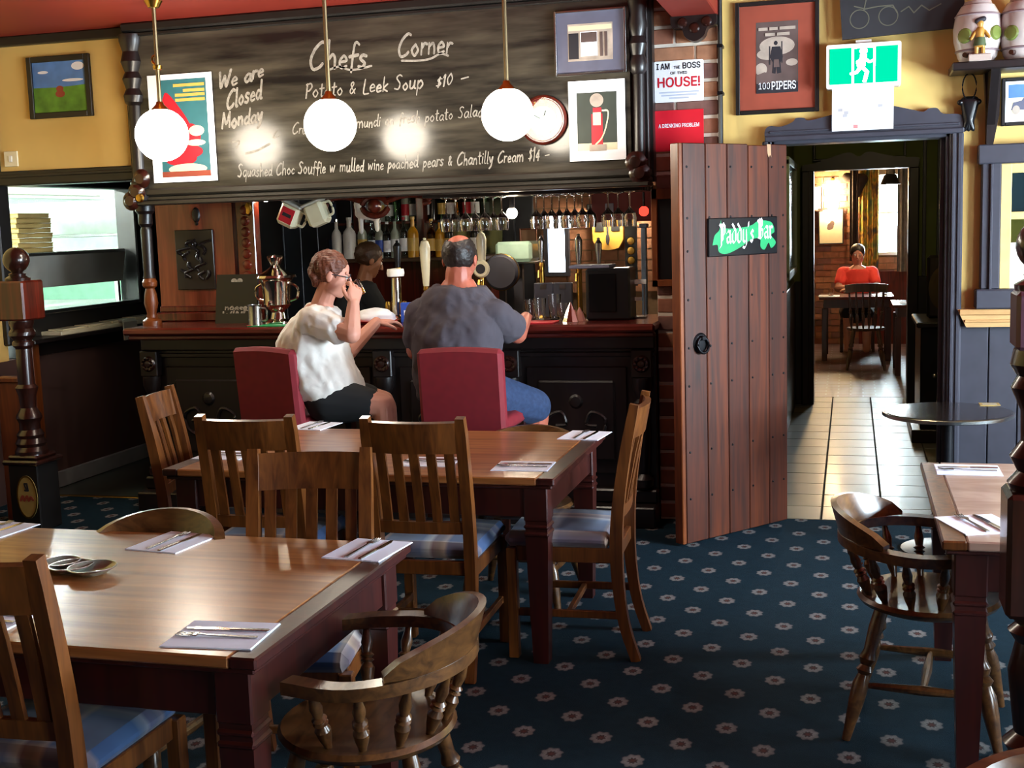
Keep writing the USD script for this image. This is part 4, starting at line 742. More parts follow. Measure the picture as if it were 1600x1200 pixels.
# plate with napkin in front of the woman
pl = thing('red_plate', 'red oval plate on the bar in front of the woman in white', 'plate', (at(590, 495, 6.95)[0], 6.92, CT)); obj('plate', lathe([(0, .004), (.07, .004), (.12, .02), (.125, .02), (.075, 0), (0, 0)], 28, 1.15, .8), M['red'], pl)
nk = thing('crumpled_napkin', 'crumpled white napkin heaped on the red plate on the bar', 'napkin', (at(588, 490, 6.95)[0], 6.93, CT + .015))
m = trimesh.creation.icosphere(subdivisions=3, radius=1); v = np.array(m.vertices); n_ = meshkit.fbm(v * 2.2) if hasattr(meshkit, 'fbm') else 0
m.vertices = np.c_[v[:, 0] * .11, v[:, 1] * .07, np.maximum(v[:, 2] * .045 + .02, 0)] * (1 + .35 * np.asarray(n_))[:, None]; obj('cloth', m, M['paper'], nk)
bb = thing('blue_box', 'small bright blue box on the bar left of the man', 'box', (at(640, 490, 7.0)[0], 7.0, CT)); obj('carton', T(box(-.05, .05, -.03, .03, 0, .12, .004), rz=.2), M['blue'], bb); obj('printed_band', T(box(-.03, .03, -.032, -.0305, .045, .075), rz=.2), M['paper'], bb)
rm = thing('red_bar_towel', 'red bar towel on the bar right of the man', 'towel', (at(838, 497, 6.92)[0], 6.86, CT)); obj('towel', box(-.12, .13, -.08, .09, 0, .008, .004), M['red'], rm)
# bar glasses
def glass_mesh(r0, r1, h, t=.003): return lathe([(0, 0), (r0, 0), (r1, h), (r1 - t, h), (r0 - t, .008), (0, .008)], 20)
tum = None
for k, (px, h, lb) in enumerate(((832, .12, 'leftmost'), (848, .13, 'second from left'), (868, .15, 'third from left, tallest'), (884, .1, 'rightmost'))):
    t = thing('tumbler', 'clear glass tumbler on the bar beside the red towel, ' + lb, 'glass', (at(px, 490, 7.12)[0], 7.1 - .05 * (k % 2), CT), group='tumblers by the red towel')
    obj('glass_body', glass_mesh(.03, .04, h), M['glass'], t); obj('base', lathe([(0, .001), (.028, .001), (.028, .007), (0, .007)], 16), simple('thick_base_%d' % k, '#7c7a70', .1), t)
cn = thing('folded_napkin_cone', 'shiny pale folded cone standing on the bar left of the black box', 'napkin', (at(892, 495, 6.95)[0], 6.95, CT))
obj('fold', [lathe([(.055, 0), (.03, .06), (.004, .11)], 10, 1, .7)], M['silver'], cn, smooth=20); obj('fold', [lathe([(.035, 0), (.02, .05), (.003, .08)], 8, 1, .7, (.05, .01, 0))], simple('rose_fold', '#a46a5c', .3), cn, smooth=20)
bx = thing('black_till_box', 'large black terminal box standing at the right end of the bar', 'box', (at(950, 490, 7.1)[0], 7.1, CT))
x0, x1, z0, z1 = rect(915, 420, 986, 493, 7.0)
obj('housing', box(x0, x1, 6.98, 7.19, CT, z1, .012), M['plastic_black'], bx, w=True); obj('screen_rim', box(x0 + .02, x1 - .08, 6.972, 6.98, CT + .05, z1 - .03, .003), simple('black_gloss', '#0a0a0c', .12), bx, w=True); obj('top_strip', box(x0 - .1, x0 + .14, 7.0, 7.2, z1, z1 + .02, .004), M['mauve'], bx, w=True)
for k, px in enumerate((850, 880)):
    t = thing('dark_slab', 'dark grey upright board behind the tumblers, ' + ('left of two' if k == 0 else 'right of two'), 'board', (at(px + 2, 450, 7.3)[0], 7.26, CT)); obj('board', box(-.06, .06, -.012, .012, 0, .21, .006), M['slate'], t); obj('clip', box(-.02, .02, -.016, -.012, .17, .2, .003), M['steel'], t)
rw = thing('red_card_holder', 'small red and white card holder at the right end of the bar', 'holder', (at(995, 445, 7.15)[0], 7.15, CT)); z = at(995, 440, 7.15)[2] - CT
obj('card', box(-.05, .055, -.01, .01, z - .015, z + .012, .002), M['paper'], rw); obj('red_edge', box(-.058, -.03, -.012, .012, z - .012, z + .016, .002), M['red'], rw); obj('stand', [box(-.035, -.03, 0, .005, 0, z), box(.04, .045, 0, .005, 0, z), box(-.05, .055, -.03, .03, 0, .01, .003)], M['steel'], rw); obj('receipt', box(-.015, .03, -.014, -.01, z - .11, z - .09), M['paper'], rw)
# beer taps
def tap(px, ytop, ybot, mt, label, badge=False, w=1., Y=7.28):
    x = at(px, 470, Y)[0]; zt, zb = at(px, ytop, Y)[2], at(px, ybot, Y)[2]
    t = thing('beer_tap', label, 'beer tap', (x, Y, CT)); zt -= CT; zb -= CT
    obj('handle', lathe([(0, zb), (.014 * w, zb), (.016 * w, zb + .02), (.024 * w, zb + (zt - zb) * .55), (.026 * w, zb + (zt - zb) * .8), (.018 * w, zt - .02), (.008, zt - .01), (.01, zt), (0, zt + .004)], 18), mt, t)
    obj('tap_column', [lathe([(0, 0), (.04, 0), (.035, .015), (.018, .03), (.016, zb - .03), (.02, zb - .02), (.016, zb), (0, zb)], 16), tube([(0, -.01, zb - .05), (0, -.07, zb - .05), (0, -.08, zb - .09)], .009, 8)], M['brass'], t)
    if badge:
        obj('badge', T(lathe([(0, .014), (.045, .012), (.055, 0)], 24), (0, -.02, zb + .02), rx=PI/2), M['cream'], t); obj('badge_ring', T(lathe([(.018, .002), (.03, .002), (.03, 0), (.018, 0)], 20), (0, -.034, zb + .02), rx=PI/2), M['ink'], t)
tap(667, 372, 447, M['cream'], 'tall cream beer tap handle left of the man', w=1.3)
tap(755, 360, 425, M['cream'], 'cream beer tap with round badge right of the man', True, 1.2)
tap(624, 376, 418, M['plastic_black'], 'black beer tap handle behind the white cap, left of the cream tap')
tap(848, 368, 410, M['steel'], 'slim grey beer tap, left of the right-hand row of three', w=.8); tap(906, 366, 415, M['steel'], 'slim grey beer tap, middle of the right-hand row of three', w=.9); tap(937, 372, 412, M['steel'], 'slim grey beer tap, right of the right-hand row of three', w=.8)
fo = thing('beer_font', 'chrome beer font with white cap and brass knobs beside the bartender', 'beer tap', (at(619, 450, 7.1)[0], 7.1, CT)); z = at(622, 424, 7.1)[2] - CT
obj('pillar', lathe([(0, 0), (.06, 0), (.05, .02), (.035, .04), (.03, z - .04), (.04, z - .03), (0, z - .03)], 20), M['silver'], fo); obj('cap', lathe([(0, z - .03), (.05, z - .03), (.055, z - .01), (.05, z + .015), (0, z + .02)], 20), M['white'], fo)
for s_ in (-1, 1): obj('knob', lathe([(0, .05), (.016, .055), (.02, .09), (.014, .12), (0, .125)], 12, cen=(s_ * .055, -.01, 0)), M['brass'], fo)
obj('drip_tray', box(-.1, .12, -.1, .02, 0, .02, .005), M['brass'], fo)
# pitchers under the canopy
def pitcher(px, py, lb, red):
    c = at(px, py, 7.25); t = thing('hanging_pitcher', lb, 'pitcher', c)
    R = lambda m: T(m, (0, 0, 0), ry=.45 if red else -.35)
    obj('body', R(box(-.065, .065, -.055, .055, -.075, .075, .02)), M['cream'], t); obj('rim', R(box(-.072, .072, -.06, .06, .062, .082, .008)), simple('grey_rim_%d' % red, '#b9b4a8', .4), t)
    obj('handle', R(tube(smooth_curve([(.065, 0, .05), (.105, 0, .04), (.105, 0, -.03), (.065, 0, -.04)], 5), .009, 8)), M['cream'], t)
    obj('hook', tube([(0, 0, .07), (.0, 0, 1.93 - c[2])], .004, 6), M['iron'], t)
    if red: obj('label', R(box(-.045, .045, -.0565, -.055, -.05, .045)), M['red'], t, smooth=False); obj('label_text', R(box(-.03, .03, -.0572, -.0565, -.012, .01)), M['ink'], t, smooth=False)
pitcher(454, 336, 'white square pitcher with red label hanging under the canopy', True); pitcher(496, 334, 'plain cream pitcher hanging under the canopy right of the red-labelled one', False)
# glass racks with hanging stemware
gy = 7.15
rk = thing('glass_rack', 'dark rail rack under the canopy holding upturned stemware', 'rack', (at(810, 300, gy)[0], gy, 1.925))
xa, xb2 = at(672, 300, gy)[0], at(1008, 300, gy)[0]
for i in range(9):
    y = 7.0 + i * .055; obj('rail', box(xa, xb2, y, y + .012, 1.885, 1.925, .003), M['blackwood'], rk, w=True)
stem = lathe([(.034, 0), (.034, -.004), (.006, -.012), (.004, -.02), (.004, -.085), (.012, -.1), (.036, -.125), (.041, -.155), (.034, -.2), (.032, -.2), (.038, -.155), (.033, -.128), (0, -.105)], 18)
g0 = None; k = 0
spots = [(697, 0), (712, 1), (727, 0), (742, 1), (757, 0), (771, 1), (784, 0), (838, 0), (850, 1), (862, 0), (874, 1), (886, 0), (898, 1), (910, 0), (922, 1), (950, 0), (966, 1), (984, 0)]
ORD = ['first', 'second', 'third', 'fourth', 'fifth', 'sixth', 'seventh', 'eighth']
def wgl(px):
    cl = [[s_[0] for s_ in spots if a <= s_[0] < b] for a, b in ((0, 800), (800, 940), (940, 1100))]; k = [px in c_ for c_ in cl].index(True)
    return '%s upturned wine glass from the left in the %s rack cluster under the canopy' % (ORD[cl[k].index(px)], ['left', 'middle', 'right'][k])
for px, row in spots:
    y = 7.06 + row * .16; x = at(px, 330, y)[0]
    if g0 is None:
        g0 = thing('hanging_wine_glass', wgl(px), 'wine glass', (x, y, 1.884), group='stemware hanging under the canopy'); obj('wine_glass', stem, M['glass'], g0)
    else: dup(g0, (x, y, 1.884), 0, wgl(px))
# canopy lights and carved ornament
for k, (px, py, lb) in enumerate(((800, 333, 'lit bulb among the hanging glasses'), (815, 290, 'small lit spot bulb at the canopy edge right of the wall clock'), (415, 311, 'small lit spot bulb under the canopy left end'))):
    c = at(px, py, 7.35 if k != 0 else 7.5); t = thing('spot_bulb', lb, 'lamp', c); obj('bulb', sph(.035 if k == 0 else .02, n=16), M['bulb'], t, smooth=True); obj('socket', lathe([(0, .02), (.018, .02), (.018, max(.06, 1.93 - c[2])), (0, max(.06, 1.93 - c[2]))], 12), M['iron'], t)
c = at(586, 322, 7.3)
og = thing('carved_ornament', 'carved reddish scroll ornament hanging under the canopy above the bottles', 'ornament', c)
obj('wreath', [tube([(.085 * math.cos(a), 0, .06 * math.sin(a)) for a in np.linspace(0, 2*PI, 24)[:-1]], .02, 8, True), sph(.045, (0, -.01, 0))], M['mahog'], og)
for s_ in (-1, 1): obj('scroll', [tube(smooth_curve([(s_ * .08, 0, .03), (s_ * .2, 0, .06), (s_ * .33, 0, .05), (s_ * .36, 0, .02), (s_ * .32, 0, .01)], 5), .018, 8)], M['mahog'], og)
obj('hanger', box(-.02, .02, -.01, .01, .05, 1.93 - c[2]), M['mahog'], og)
c = at(574, 345, 7.5); dg = thing('white_ornament', 'bright white glazed ornament in front of the bottles below the carved wreath', 'ornament', c)
obj('body', skin(uni([hull(((-.05, 0, .05), .035), ((.06, 0, .03), .035)), hull(((-.05, 0, .05), .03), ((-.06, 0, .11), .028)), hull(((-.045, 0, .03), .018), ((-.045, 0, -.07), .014)), hull(((.06, 0, .03), .018), ((.065, 0, -.06), .014))]), .012, 5), M['white'], dg)
obj('hanger', tube([(0, 0, .06), (0, 0, 1.93 - c[2])], .003, 6), M['iron'], dg)
# back shelves and bottles
SY = 8.75; z1s = at(600, 403, SY)[2]; z2s = z1s + .27
bs = thing('back_shelf', 'dark wooden back bar with two bottle shelves', 'shelf', (at(650, 400, SY)[0], 8.95, 0))
xa, xb3 = at(512, 400, SY)[0], at(760, 400, SY)[0]
obj('carcass', box(xa, xb3, 8.85, 9.2, 0, z1s - .03), M['mahog'], bs, w=True, smooth=False)
obj('shelf_board', box(xa - .02, xb3 + .02, 8.64, 9.2, z1s - .03, z1s, .006), simple('shelf_wood', '#4a3626', .4), bs, w=True); obj('shelf_board', box(xa, xb3, 8.98, 9.2, z2s - .02, z2s, .004), M['mahog'], bs, w=True)
[obj('upright', box(x, x + .06, 8.95, 9.2, z1s, 2.3, .004), M['mahog'], bs, w=True) for x in (at(556, 350, 9)[0], at(654, 350, 9)[0])]; obj('back_mirror', box(at(560, 350, 9.2)[0], xb3, 9.2, 9.22, z1s, 2.3), simple('smoky_mirror', '#6a7268', .12, .9), bs, w=True, smooth=False)
def bottle_proto(name_, body, cap, lab, r=.036, h=.29, opaque=False):
    return dict(body=body, cap=cap, lab=lab, r=r, h=h)
BC = {'clear': glass('clear_bottle', '#e8f0ea', .03), 'green': glass('green_bottle', '#4f7a4a', .03), 'amber': glass('amber_bottle', '#a5641c', .03), 'white': M['white'], 'yellow': simple('yellow_bottle', '#d0951c', .25), 'dark': simple('dark_bottle', '#1c1712', .12), 'pale': simple('pale_bottle', '#a9b3a4', .2)}
def bottle(x, y, z, kind, lab, cap, label, r=.036, h=.28):
    t = thing('bottle', label, 'bottle', (x, y, z), group=None)
    obj('glass_body', lathe([(0, 0), (r, 0), (r, h * .58), (r * .85, h * .66), (r * .36, h * .76), (r * .33, h * .95), (0, h * .95)], 14), BC[kind], t)
    obj('cap', lathe([(0, h * .93), (r * .4, h * .93), (r * .4, h), (0, h)], 10), cap, t)
    if lab: obj('label', lathe([(r + .0006, h * .16), (r + .0006, h * .48)], 14), lab, t)
Lp, Lr, Ly, Lk, Lb = M['paper'], M['red'], M['gold'], M['ink'], M['blue']
fr = [(527, 'white', None, M['steel'], 'white bottle, left of the white pair', .038, .3), (547, 'white', None, M['white'], 'plump white bottle, right of the white pair', .05, .31), (567, 'pale', Ly, M['brass'], 'pale bottle with gold label beside the white pair', .036, .3), (583, 'clear', Lp, Lk, 'clear bottle with white label above the bartender', .036, .28), (594, 'pale', Lb, Lp, 'pale bottle with blue label above the bartender', .036, .28),
      (606, 'clear', Lp, Lp, 'clear bottle right of the blue-labelled one', .034, .27), (618, 'pale', Lp, Lk, 'pale bottle left of the pink-capped bottle', .034, .29), (632, 'clear', Lp, Lr, 'clear bottle with pink red cap', .032, .3), (646, 'yellow', Ly, Ly, 'bright yellow bottle left of the shelf upright', .042, .3), (675, 'amber', Ly, Ly, 'amber bottle with gold label behind the cream tap', .036, .28), (688, 'yellow', Ly, Lk, 'yellow bottle left of the man', .036, .27), (702, 'dark', Ly, Lr, 'dark bottle with gold label behind the man', .034, .28), (742, 'dark', Lp, Lk, 'dark bottle with white label right of the man', .034, .28)]
for px, kd, lb_, cp_, lab, r, h in fr: bottle(at(px, 390, 8.72)[0], 8.72, z1s, kd, lb_, cp_, lab + ', lower shelf', r, h)
for i, px in enumerate((570, 582, 595, 607, 620, 633, 645, 664, 677, 690, 703, 716, 729, 742)):
    kd = ['pale', 'clear', 'pale', 'clear', 'green', 'pale', 'clear', 'dark', 'dark', 'green', 'dark', 'amber', 'dark', 'green'][i]
    bottle(at(px, 345, 9.05)[0], 9.07, z2s, kd, [Lp, None, Ly, Lp, None, Lr, Lp][i % 7], [Lk, Lp, Ly, Lr][i % 4], '%s bottle on the upper back bar shelf, %s' % (kd, ['first', 'second', 'third', 'fourth', 'fifth', 'sixth', 'seventh', 'eighth', 'ninth', 'tenth', 'eleventh', 'twelfth', 'thirteenth', 'fourteenth'][i] + ' from the left'), .033, .27)
# dark left part of the back wall: little frames
for i, (a_, b_, c_, d_, lb) in enumerate(((400, 318, 428, 345, 'top left above the samovar'), (400, 370, 418, 420, 'just left of the samovar lid'), (515, 316, 530, 350, 'under the canopy right of the cream pitcher'), (512, 372, 524, 402, 'beside the white bottles'))):
    framed('blue_card', 'small dusky blue card on the boarded wall, ' + lb, 'card', (a_, b_, c_, d_), 9.25, .012, M['slate'], [('card', full, simple('dusky_blue_%d' % i, '#4a6288', .5, var=.3, scale=8))])
# right part: fittings on the brick wall
framed('beige_poster', 'beige poster on the brick wall behind the bar', 'poster', (812, 357, 841, 397), 9.27, .012, M['orange'], [('sheet', full, simple('beige_sheet', '#a9876c', .8)), ('printed_blot', ell(.45, .3, .25, .15), M['rust'])])
x0, x1, z0, z1 = rect(925, 338, 974, 390, 9.2)
kb = thing('yellow_wall_rack', 'yellow wooden wall rack with dark cutouts and paddle behind the bar', 'rack', ((x0+x1)/2, 9.22, (z0+z1)/2))
W, H = x1 - x0, z1 - z0
pb = affinity.translate(affinity.scale(Polygon([(0, 1), (1, 1), (1, .3), (.85, .05), (.6, 0), (.4, 0), (.15, .05), (0, .3)]), W, H, origin=(0, 0)), x0, z0)
obj('board', prism(pb, 9.2, 9.27), simple('yellow_pine', '#d09a3e', .5), kb, w=True)
for u in (.1, .62): obj('cutout', box(x0 + W * u, x0 + W * (u + .28), 9.196, 9.2, z0 + H * .55, z0 + H * .85), M['plastic_black'], kb, w=True, smooth=False)
obj('paddle', prism(affinity.translate(affinity.scale(unary_union([rc(.47, .53, .4, .85), ell(.5, .32, .06, .16)]), W, H, origin=(0, 0)), x0, z0), 9.19, 9.2), M['ink'], kb, w=True)
lt = thing('rack_light', 'row of lit warm bulbs over the yellow wall rack', 'lamp', ((x0+x1)/2, 9.1, z1 + .02))
obj('batten', box(x0 - .02, x1 + .06, 9.1, 9.28, z1 + .04, z1 + .09, .005), M['blackwood'], lt, w=True)
for i in range(3): obj('bulb', sph(.026, (x0 + .06 + i * W * .36, 9.14, z1 + .015), n=14), M['bulb'], lt, smooth=True, w=True)
x0, x1, z0, z1 = rect(856, 345, 885, 425, 9.27)
bw = thing('bar_window', 'tall bright window behind the bar right of the man', 'window', ((x0+x1)/2, 9.28, (z0+z1)/2)); obj('frame', [box(x0 - .03, x0, 9.24, 9.29, z0, z1 + .03), box(x1, x1 + .03, 9.24, 9.29, z0, z1 + .03), box(x0 - .03, x1 + .03, 9.24, 9.29, z0 - .03, z0)], M['slate'], bw, w=True, smooth=False)
obj('daylit_glass', box(x0, x1, 9.27, 9.275, z0, z1), emit('daylit_frosted_glass', '#dcecff', 5.), bw, w=True, smooth=False)
x0, x1, z0, z1 = rect(976, 355, 996, 425, 8.9)
ms = thing('medallion_strip', 'black strap hung with gold medallions behind the bar', 'strap', ((x0+x1)/2, 8.9, (z0+z1)/2)); obj('strap', box(x0, x1, 8.9, 8.915, z0 - .1, z1 + .3), M['plastic_black'], ms, w=True, smooth=False)
for i in range(5): obj('medallion', T(lathe([(0, .008), (.026, .006), (.03, 0)], 14), ((x0+x1)/2, 8.9, z1 - .1 - i * .07), rx=PI/2), M['brass'], ms, w=True)
x0, x1, z0, z1 = rect(1001, 356, 1010, 432, 8.9); bp = thing('blue_door_strip', 'narrow pale blue painted post behind the bar right end', 'post', ((x0+x1)/2, 8.95, 0)); obj('post', box(x0, x1, 8.9, 8.96, 0, z1, .004), simple('pale_blue_paint', '#6f86a4', .5), bp, w=True); obj('capping', box(x0 - .01, x1 + .01, 8.88, 8.98, z1, z1 + .03, .004), simple('pale_blue_cap', '#5c7090', .5), bp, w=True)
c = at(1006, 330, 8.4); rl = thing('red_lamp', 'small glowing red lamp near the right end of the canopy', 'lamp', c); obj('lens', sph(.035, n=16), emit('red_glow', '#ff3024', 4.), rl, smooth=True); obj('stalk', tube([(0, 0, .03), (0, 0, 2.36 - c[2])], .008, 8), M['iron'], rl)
rv = thing('red_valance', 'dark red valance with badges hanging above the yellow rack', 'valance', (at(975, 330, 8.6)[0], 8.6, 1.95)); x0, x1, z0, z1 = rect(925, 312, 1018, 345, 8.6); obj('cloth', box(x0, x1, 8.58, 8.6, z0, 2.36), simple('dark_red_cloth', '#4c0f14', .8), rv, w=True, smooth=False); obj('badge', box(at(952, 330, 8.57)[0] - .03, at(952, 330, 8.57)[0] + .03, 8.572, 8.58, z0 + .05, z0 + .13, .003), M['mauve'], rv, w=True)
x0, x1, z0, z1 = rect(776, 378, 834, 408, 7.9); tl = thing('pale_tray', 'pale green glass tray unit behind the bar right of the round badge tap', 'tray', ((x0+x1)/2, 7.95, z0))
obj('hood', box(x0, x1, 7.85, 8.1, z0, z1, .02), simple('pale_green_glaze', '#a8c4b4', .15, coat=.5), tl, w=True); obj('stand', box((x0+x1)/2 - .03, (x0+x1)/2 + .03, 7.95, 8.0, .98, z0), M['slate'], tl, w=True); obj('lip', box(x0 - .02, x1 + .02, 7.83, 8.12, z0 - .015, z0, .005), M['steel'], tl, w=True)
c = at(785, 425, 7.7); dt = thing('grey_drum', 'round dark grey drum on a stand behind the man', 'drum', (c[0], 7.7, 0)); obj('drum', T(lathe([(0, -.05), (.1, -.05), (.115, -.02), (.115, .03), (.1, .05), (0, .055)], 28), (0, 0, c[2]), rx=PI/2), M['slate'], dt); obj('stand', box(-.02, .02, -.02, .02, 0, c[2] - .1), M['iron'], dt); obj('rim', T(lathe([(.113, -.0), (.12, .004), (.113, .01)], 28), (0, -.02, c[2]), rx=PI/2), M['brass'], dt)
cr_ = thing('back_counter', 'low dark work counter behind the bar', 'counter', (-1.6, 8.3, 0)); obj('worktop', box(at(690, 450, 8)[0], -.65, 7.85, 8.3, .94, .98, .006), M['steel'], cr_, w=True); obj('cupboard', box(at(690, 450, 8)[0], -.65, 7.9, 8.3, 0, .94), M['plastic_black'], cr_, w=True, smooth=False)

# ------------------------------------------------------------------ kitchen hatch
KX = -5.40
gt = thing('hatch_gantry', 'stainless gantry shelf across the kitchen hatch', 'shelf', (-5.5, 7.7, 1.6))
obj('front_panel', tri(MF.hull_points(np.array([(x, y, z) for y in (7.0, 8.42) for x, z in ((-5.38, 1.60), (-5.40, 1.60), (-5.44, 1.38), (-5.42, 1.38))]))), M['brushed'], gt, w=True, smooth=False)
obj('top_shelf', box(-5.95, -5.38, 7.0, 8.42, 1.60, 1.625, .005), M['steel'], gt, w=True); obj('leg', box(-5.47, -5.44, 7.02, 7.05, 1.232, 1.6), M['steel'], gt, w=True); obj('leg', box(-5.47, -5.44, 8.38, 8.41, 1.232, 1.6), M['steel'], gt, w=True)
for s_, y0 in ((0, 7.32),):
    for k in range(8):
        y = 7.3 + rng.uniform(-.015, .015); t = thing('flat_carton', 'flat brown carton in the hatch stack, %s' % (['bottom one', 'second from bottom', 'third from bottom', 'fourth from bottom', 'fourth from top', 'third from top', 'second from top', 'top one'][k]), 'carton', (-5.66, y + .18, 1.625 + k * .034), rng.uniform(-.06, .06), group='stacked cartons in the hatch')
        obj('tray', box(-.18, .18, -.18, .18, 0, .03, .003), M['carton'], t); obj('flap', box(-.182, -.172, -.17, .17, .004, .026), M['carton'], t) if False else obj('lid_edge', box(-.183, .183, -.183, .183, .024, .032, .003), simple('carton_edge_%d' % k, '#9c8248', .8), t)
for k, (y, lb) in enumerate(((6.5, 'near'), (8.6, 'far'))):
    t = thing('fluorescent_light', 'lit fluorescent tube fitting on the kitchen ceiling, %s one' % lb, 'lamp', (-6.9, y, 2.56)); obj('housing', box(-.09, .09, -.75, .75, -.02, .04, .01), M['white'], t); obj('tube', tube([(0, -.7, -.04), (0, .7, -.04)], .02, 10), M['fluoro'], t)
hd_ = thing('kitchen_hood', 'white kitchen hood band seen through the hatch', 'hood', (-7.0, 8.2, 2.0)); obj('canopy', box(-7.6, -6.6, 6.2, 10.0, 2.08, 2.2, .01), M['white'], hd_, w=True); obj('lip', box(-7.62, -6.58, 6.18, 10.02, 2.05, 2.08, .004), M['steel'], hd_, w=True); obj('hanger', box(-7.15, -7.05, 8.1, 8.2, 2.2, 2.6), M['steel'], hd_, w=True)
kc = thing('kitchen_shelf_jars', 'kitchen wall shelf with bright blue and green packets', 'shelf', (-6.5, 10.35, 1.9)); obj('board', box(-7.4, -5.7, 10.2, 10.46, 1.72, 1.75, .004), M['steel'], kc, w=True)
for i, (x, c_) in enumerate(((-5.86, '#3460b8'), (-6.02, '#58a838'), (-6.2, '#e8e4d8'), (-6.36, '#c8d8d0'), (-5.78, '#2c9ac0'))):
    t = thing('packet', ['blue', 'green', 'cream', 'grey white', 'turquoise'][i] + ' packet on the kitchen wall shelf', 'packet', (x, 10.3, 1.75)); obj('carton', box(-.05, .05, -.05, .05, 0, .2 + .03 * (i % 3), .004), simple('packet_%d' % i, c_, .5), t); obj('flap', box(-.05, .05, -.004, .004, .2 + .03 * (i % 3), .23 + .03 * (i % 3), .002), M['paper'], t)
ft = thing('paper_tray', 'long cream tray of papers on the servery ledge', 'tray', (-5.24, 7.9, 1.06)); obj('tray', box(-5.33, -5.17, 7.25, 8.5, 1.06, 1.09, .004), M['cream'], ft, w=True); obj('papers', [box(-5.31, -5.19, 7.3 + i * .3, 7.58 + i * .3, 1.09, 1.10 + .004 * i, .002) for i in range(4)], M['cream'], ft, w=True, kind='stuff')
tw = thing('tea_towel', 'pale tea towel hanging over the servery ledge', 'towel', (-5.15, 8.0, 1.0)); obj('cloth', bar([(-5.25, 8.05, 1.10), (-5.165, 8.05, 1.105), (-5.15, 8.05, 1.09), (-5.148, 8.05, .96)], .17, .014, (0, 1, 0)), simple('towel_grey', '#a8a493', .9), tw, w=True)
# ------------------------------------------------------------------ tables
TH = .755
def table(x0, x1, y0, y1, label, topm, name='dining_table', ins=.05):
    cx, cy = (x0 + x1) / 2, (y0 + y1) / 2; t = thing(name, label, 'table', (cx, cy, 0)); a, b = (x1 - x0) / 2, (y1 - y0) / 2
    obj('tabletop', box(-a + .07, a - .07, -b, b, TH - .03, TH, .005), topm, t)
    for s in (-1, 1): obj('end_board', box(s * (a - .07), s * a, -b, b, TH - .03, TH - .0005, .005), M['tableleg'] if topm is M['tabletop'] else M['oak'], t, label='reddish end board')
    obj('edge_moulding', [box(-a + .012, a - .012, -b + .012, b - .012, TH - .045, TH - .03, .004)], M['tableleg'], t)
    for s in (-1, 1):
        obj('apron', box(-a + .12, a - .12, s * (b - .075), s * (b - .05), TH - .165, TH - .045, .003), M['tableleg'], t); obj('apron', box(s * (a - ins - .025), s * (a - ins), -b + .12, b - .12, TH - .165, TH - .045, .003), M['tableleg'], t)
    for sx_ in (-1, 1):
        for sy_ in (-1, 1):
            X, Y = sx_ * (a - .085), sy_ * (b - .085)
            P_ = [(.09, TH - .045), (.09, .60)]; parts = [box(X - .048, X + .048, Y - .048, Y + .048, .575, TH - .045, .005), box(X - .043, X + .043, Y - .043, Y + .043, .562, .575), box(X - .05, X + .05, Y - .05, Y + .05, .545, .562, .006), box(X - .043, X + .043, Y - .043, Y + .043, .533, .545), box(X - .05, X + .05, Y - .05, Y + .05, .515, .533, .006)]
            parts.append(tri(MF.hull_points(np.array([(X + i * w, Y + j * w, z) for w, z in ((.045, .515), (.03, 0)) for i in (-1, 1) for j in (-1, 1)]))))
            obj('leg', parts, M['tableleg'], t)
    return t
table(-3.08, -1.305, 2.45, 3.49, 'nearest long oak table with dark red legs, lower left', M['tabletop'])
table(-2.76, -1.085, 4.47, 5.505, 'middle oak table with dark red legs before the bar stools', M['tabletop'])
table(.262, 1.95, 3.745, 4.95, 'wooden table with set napkins at the right, daylight painted pale into its top', M['tabletop_r'], ins=.17)

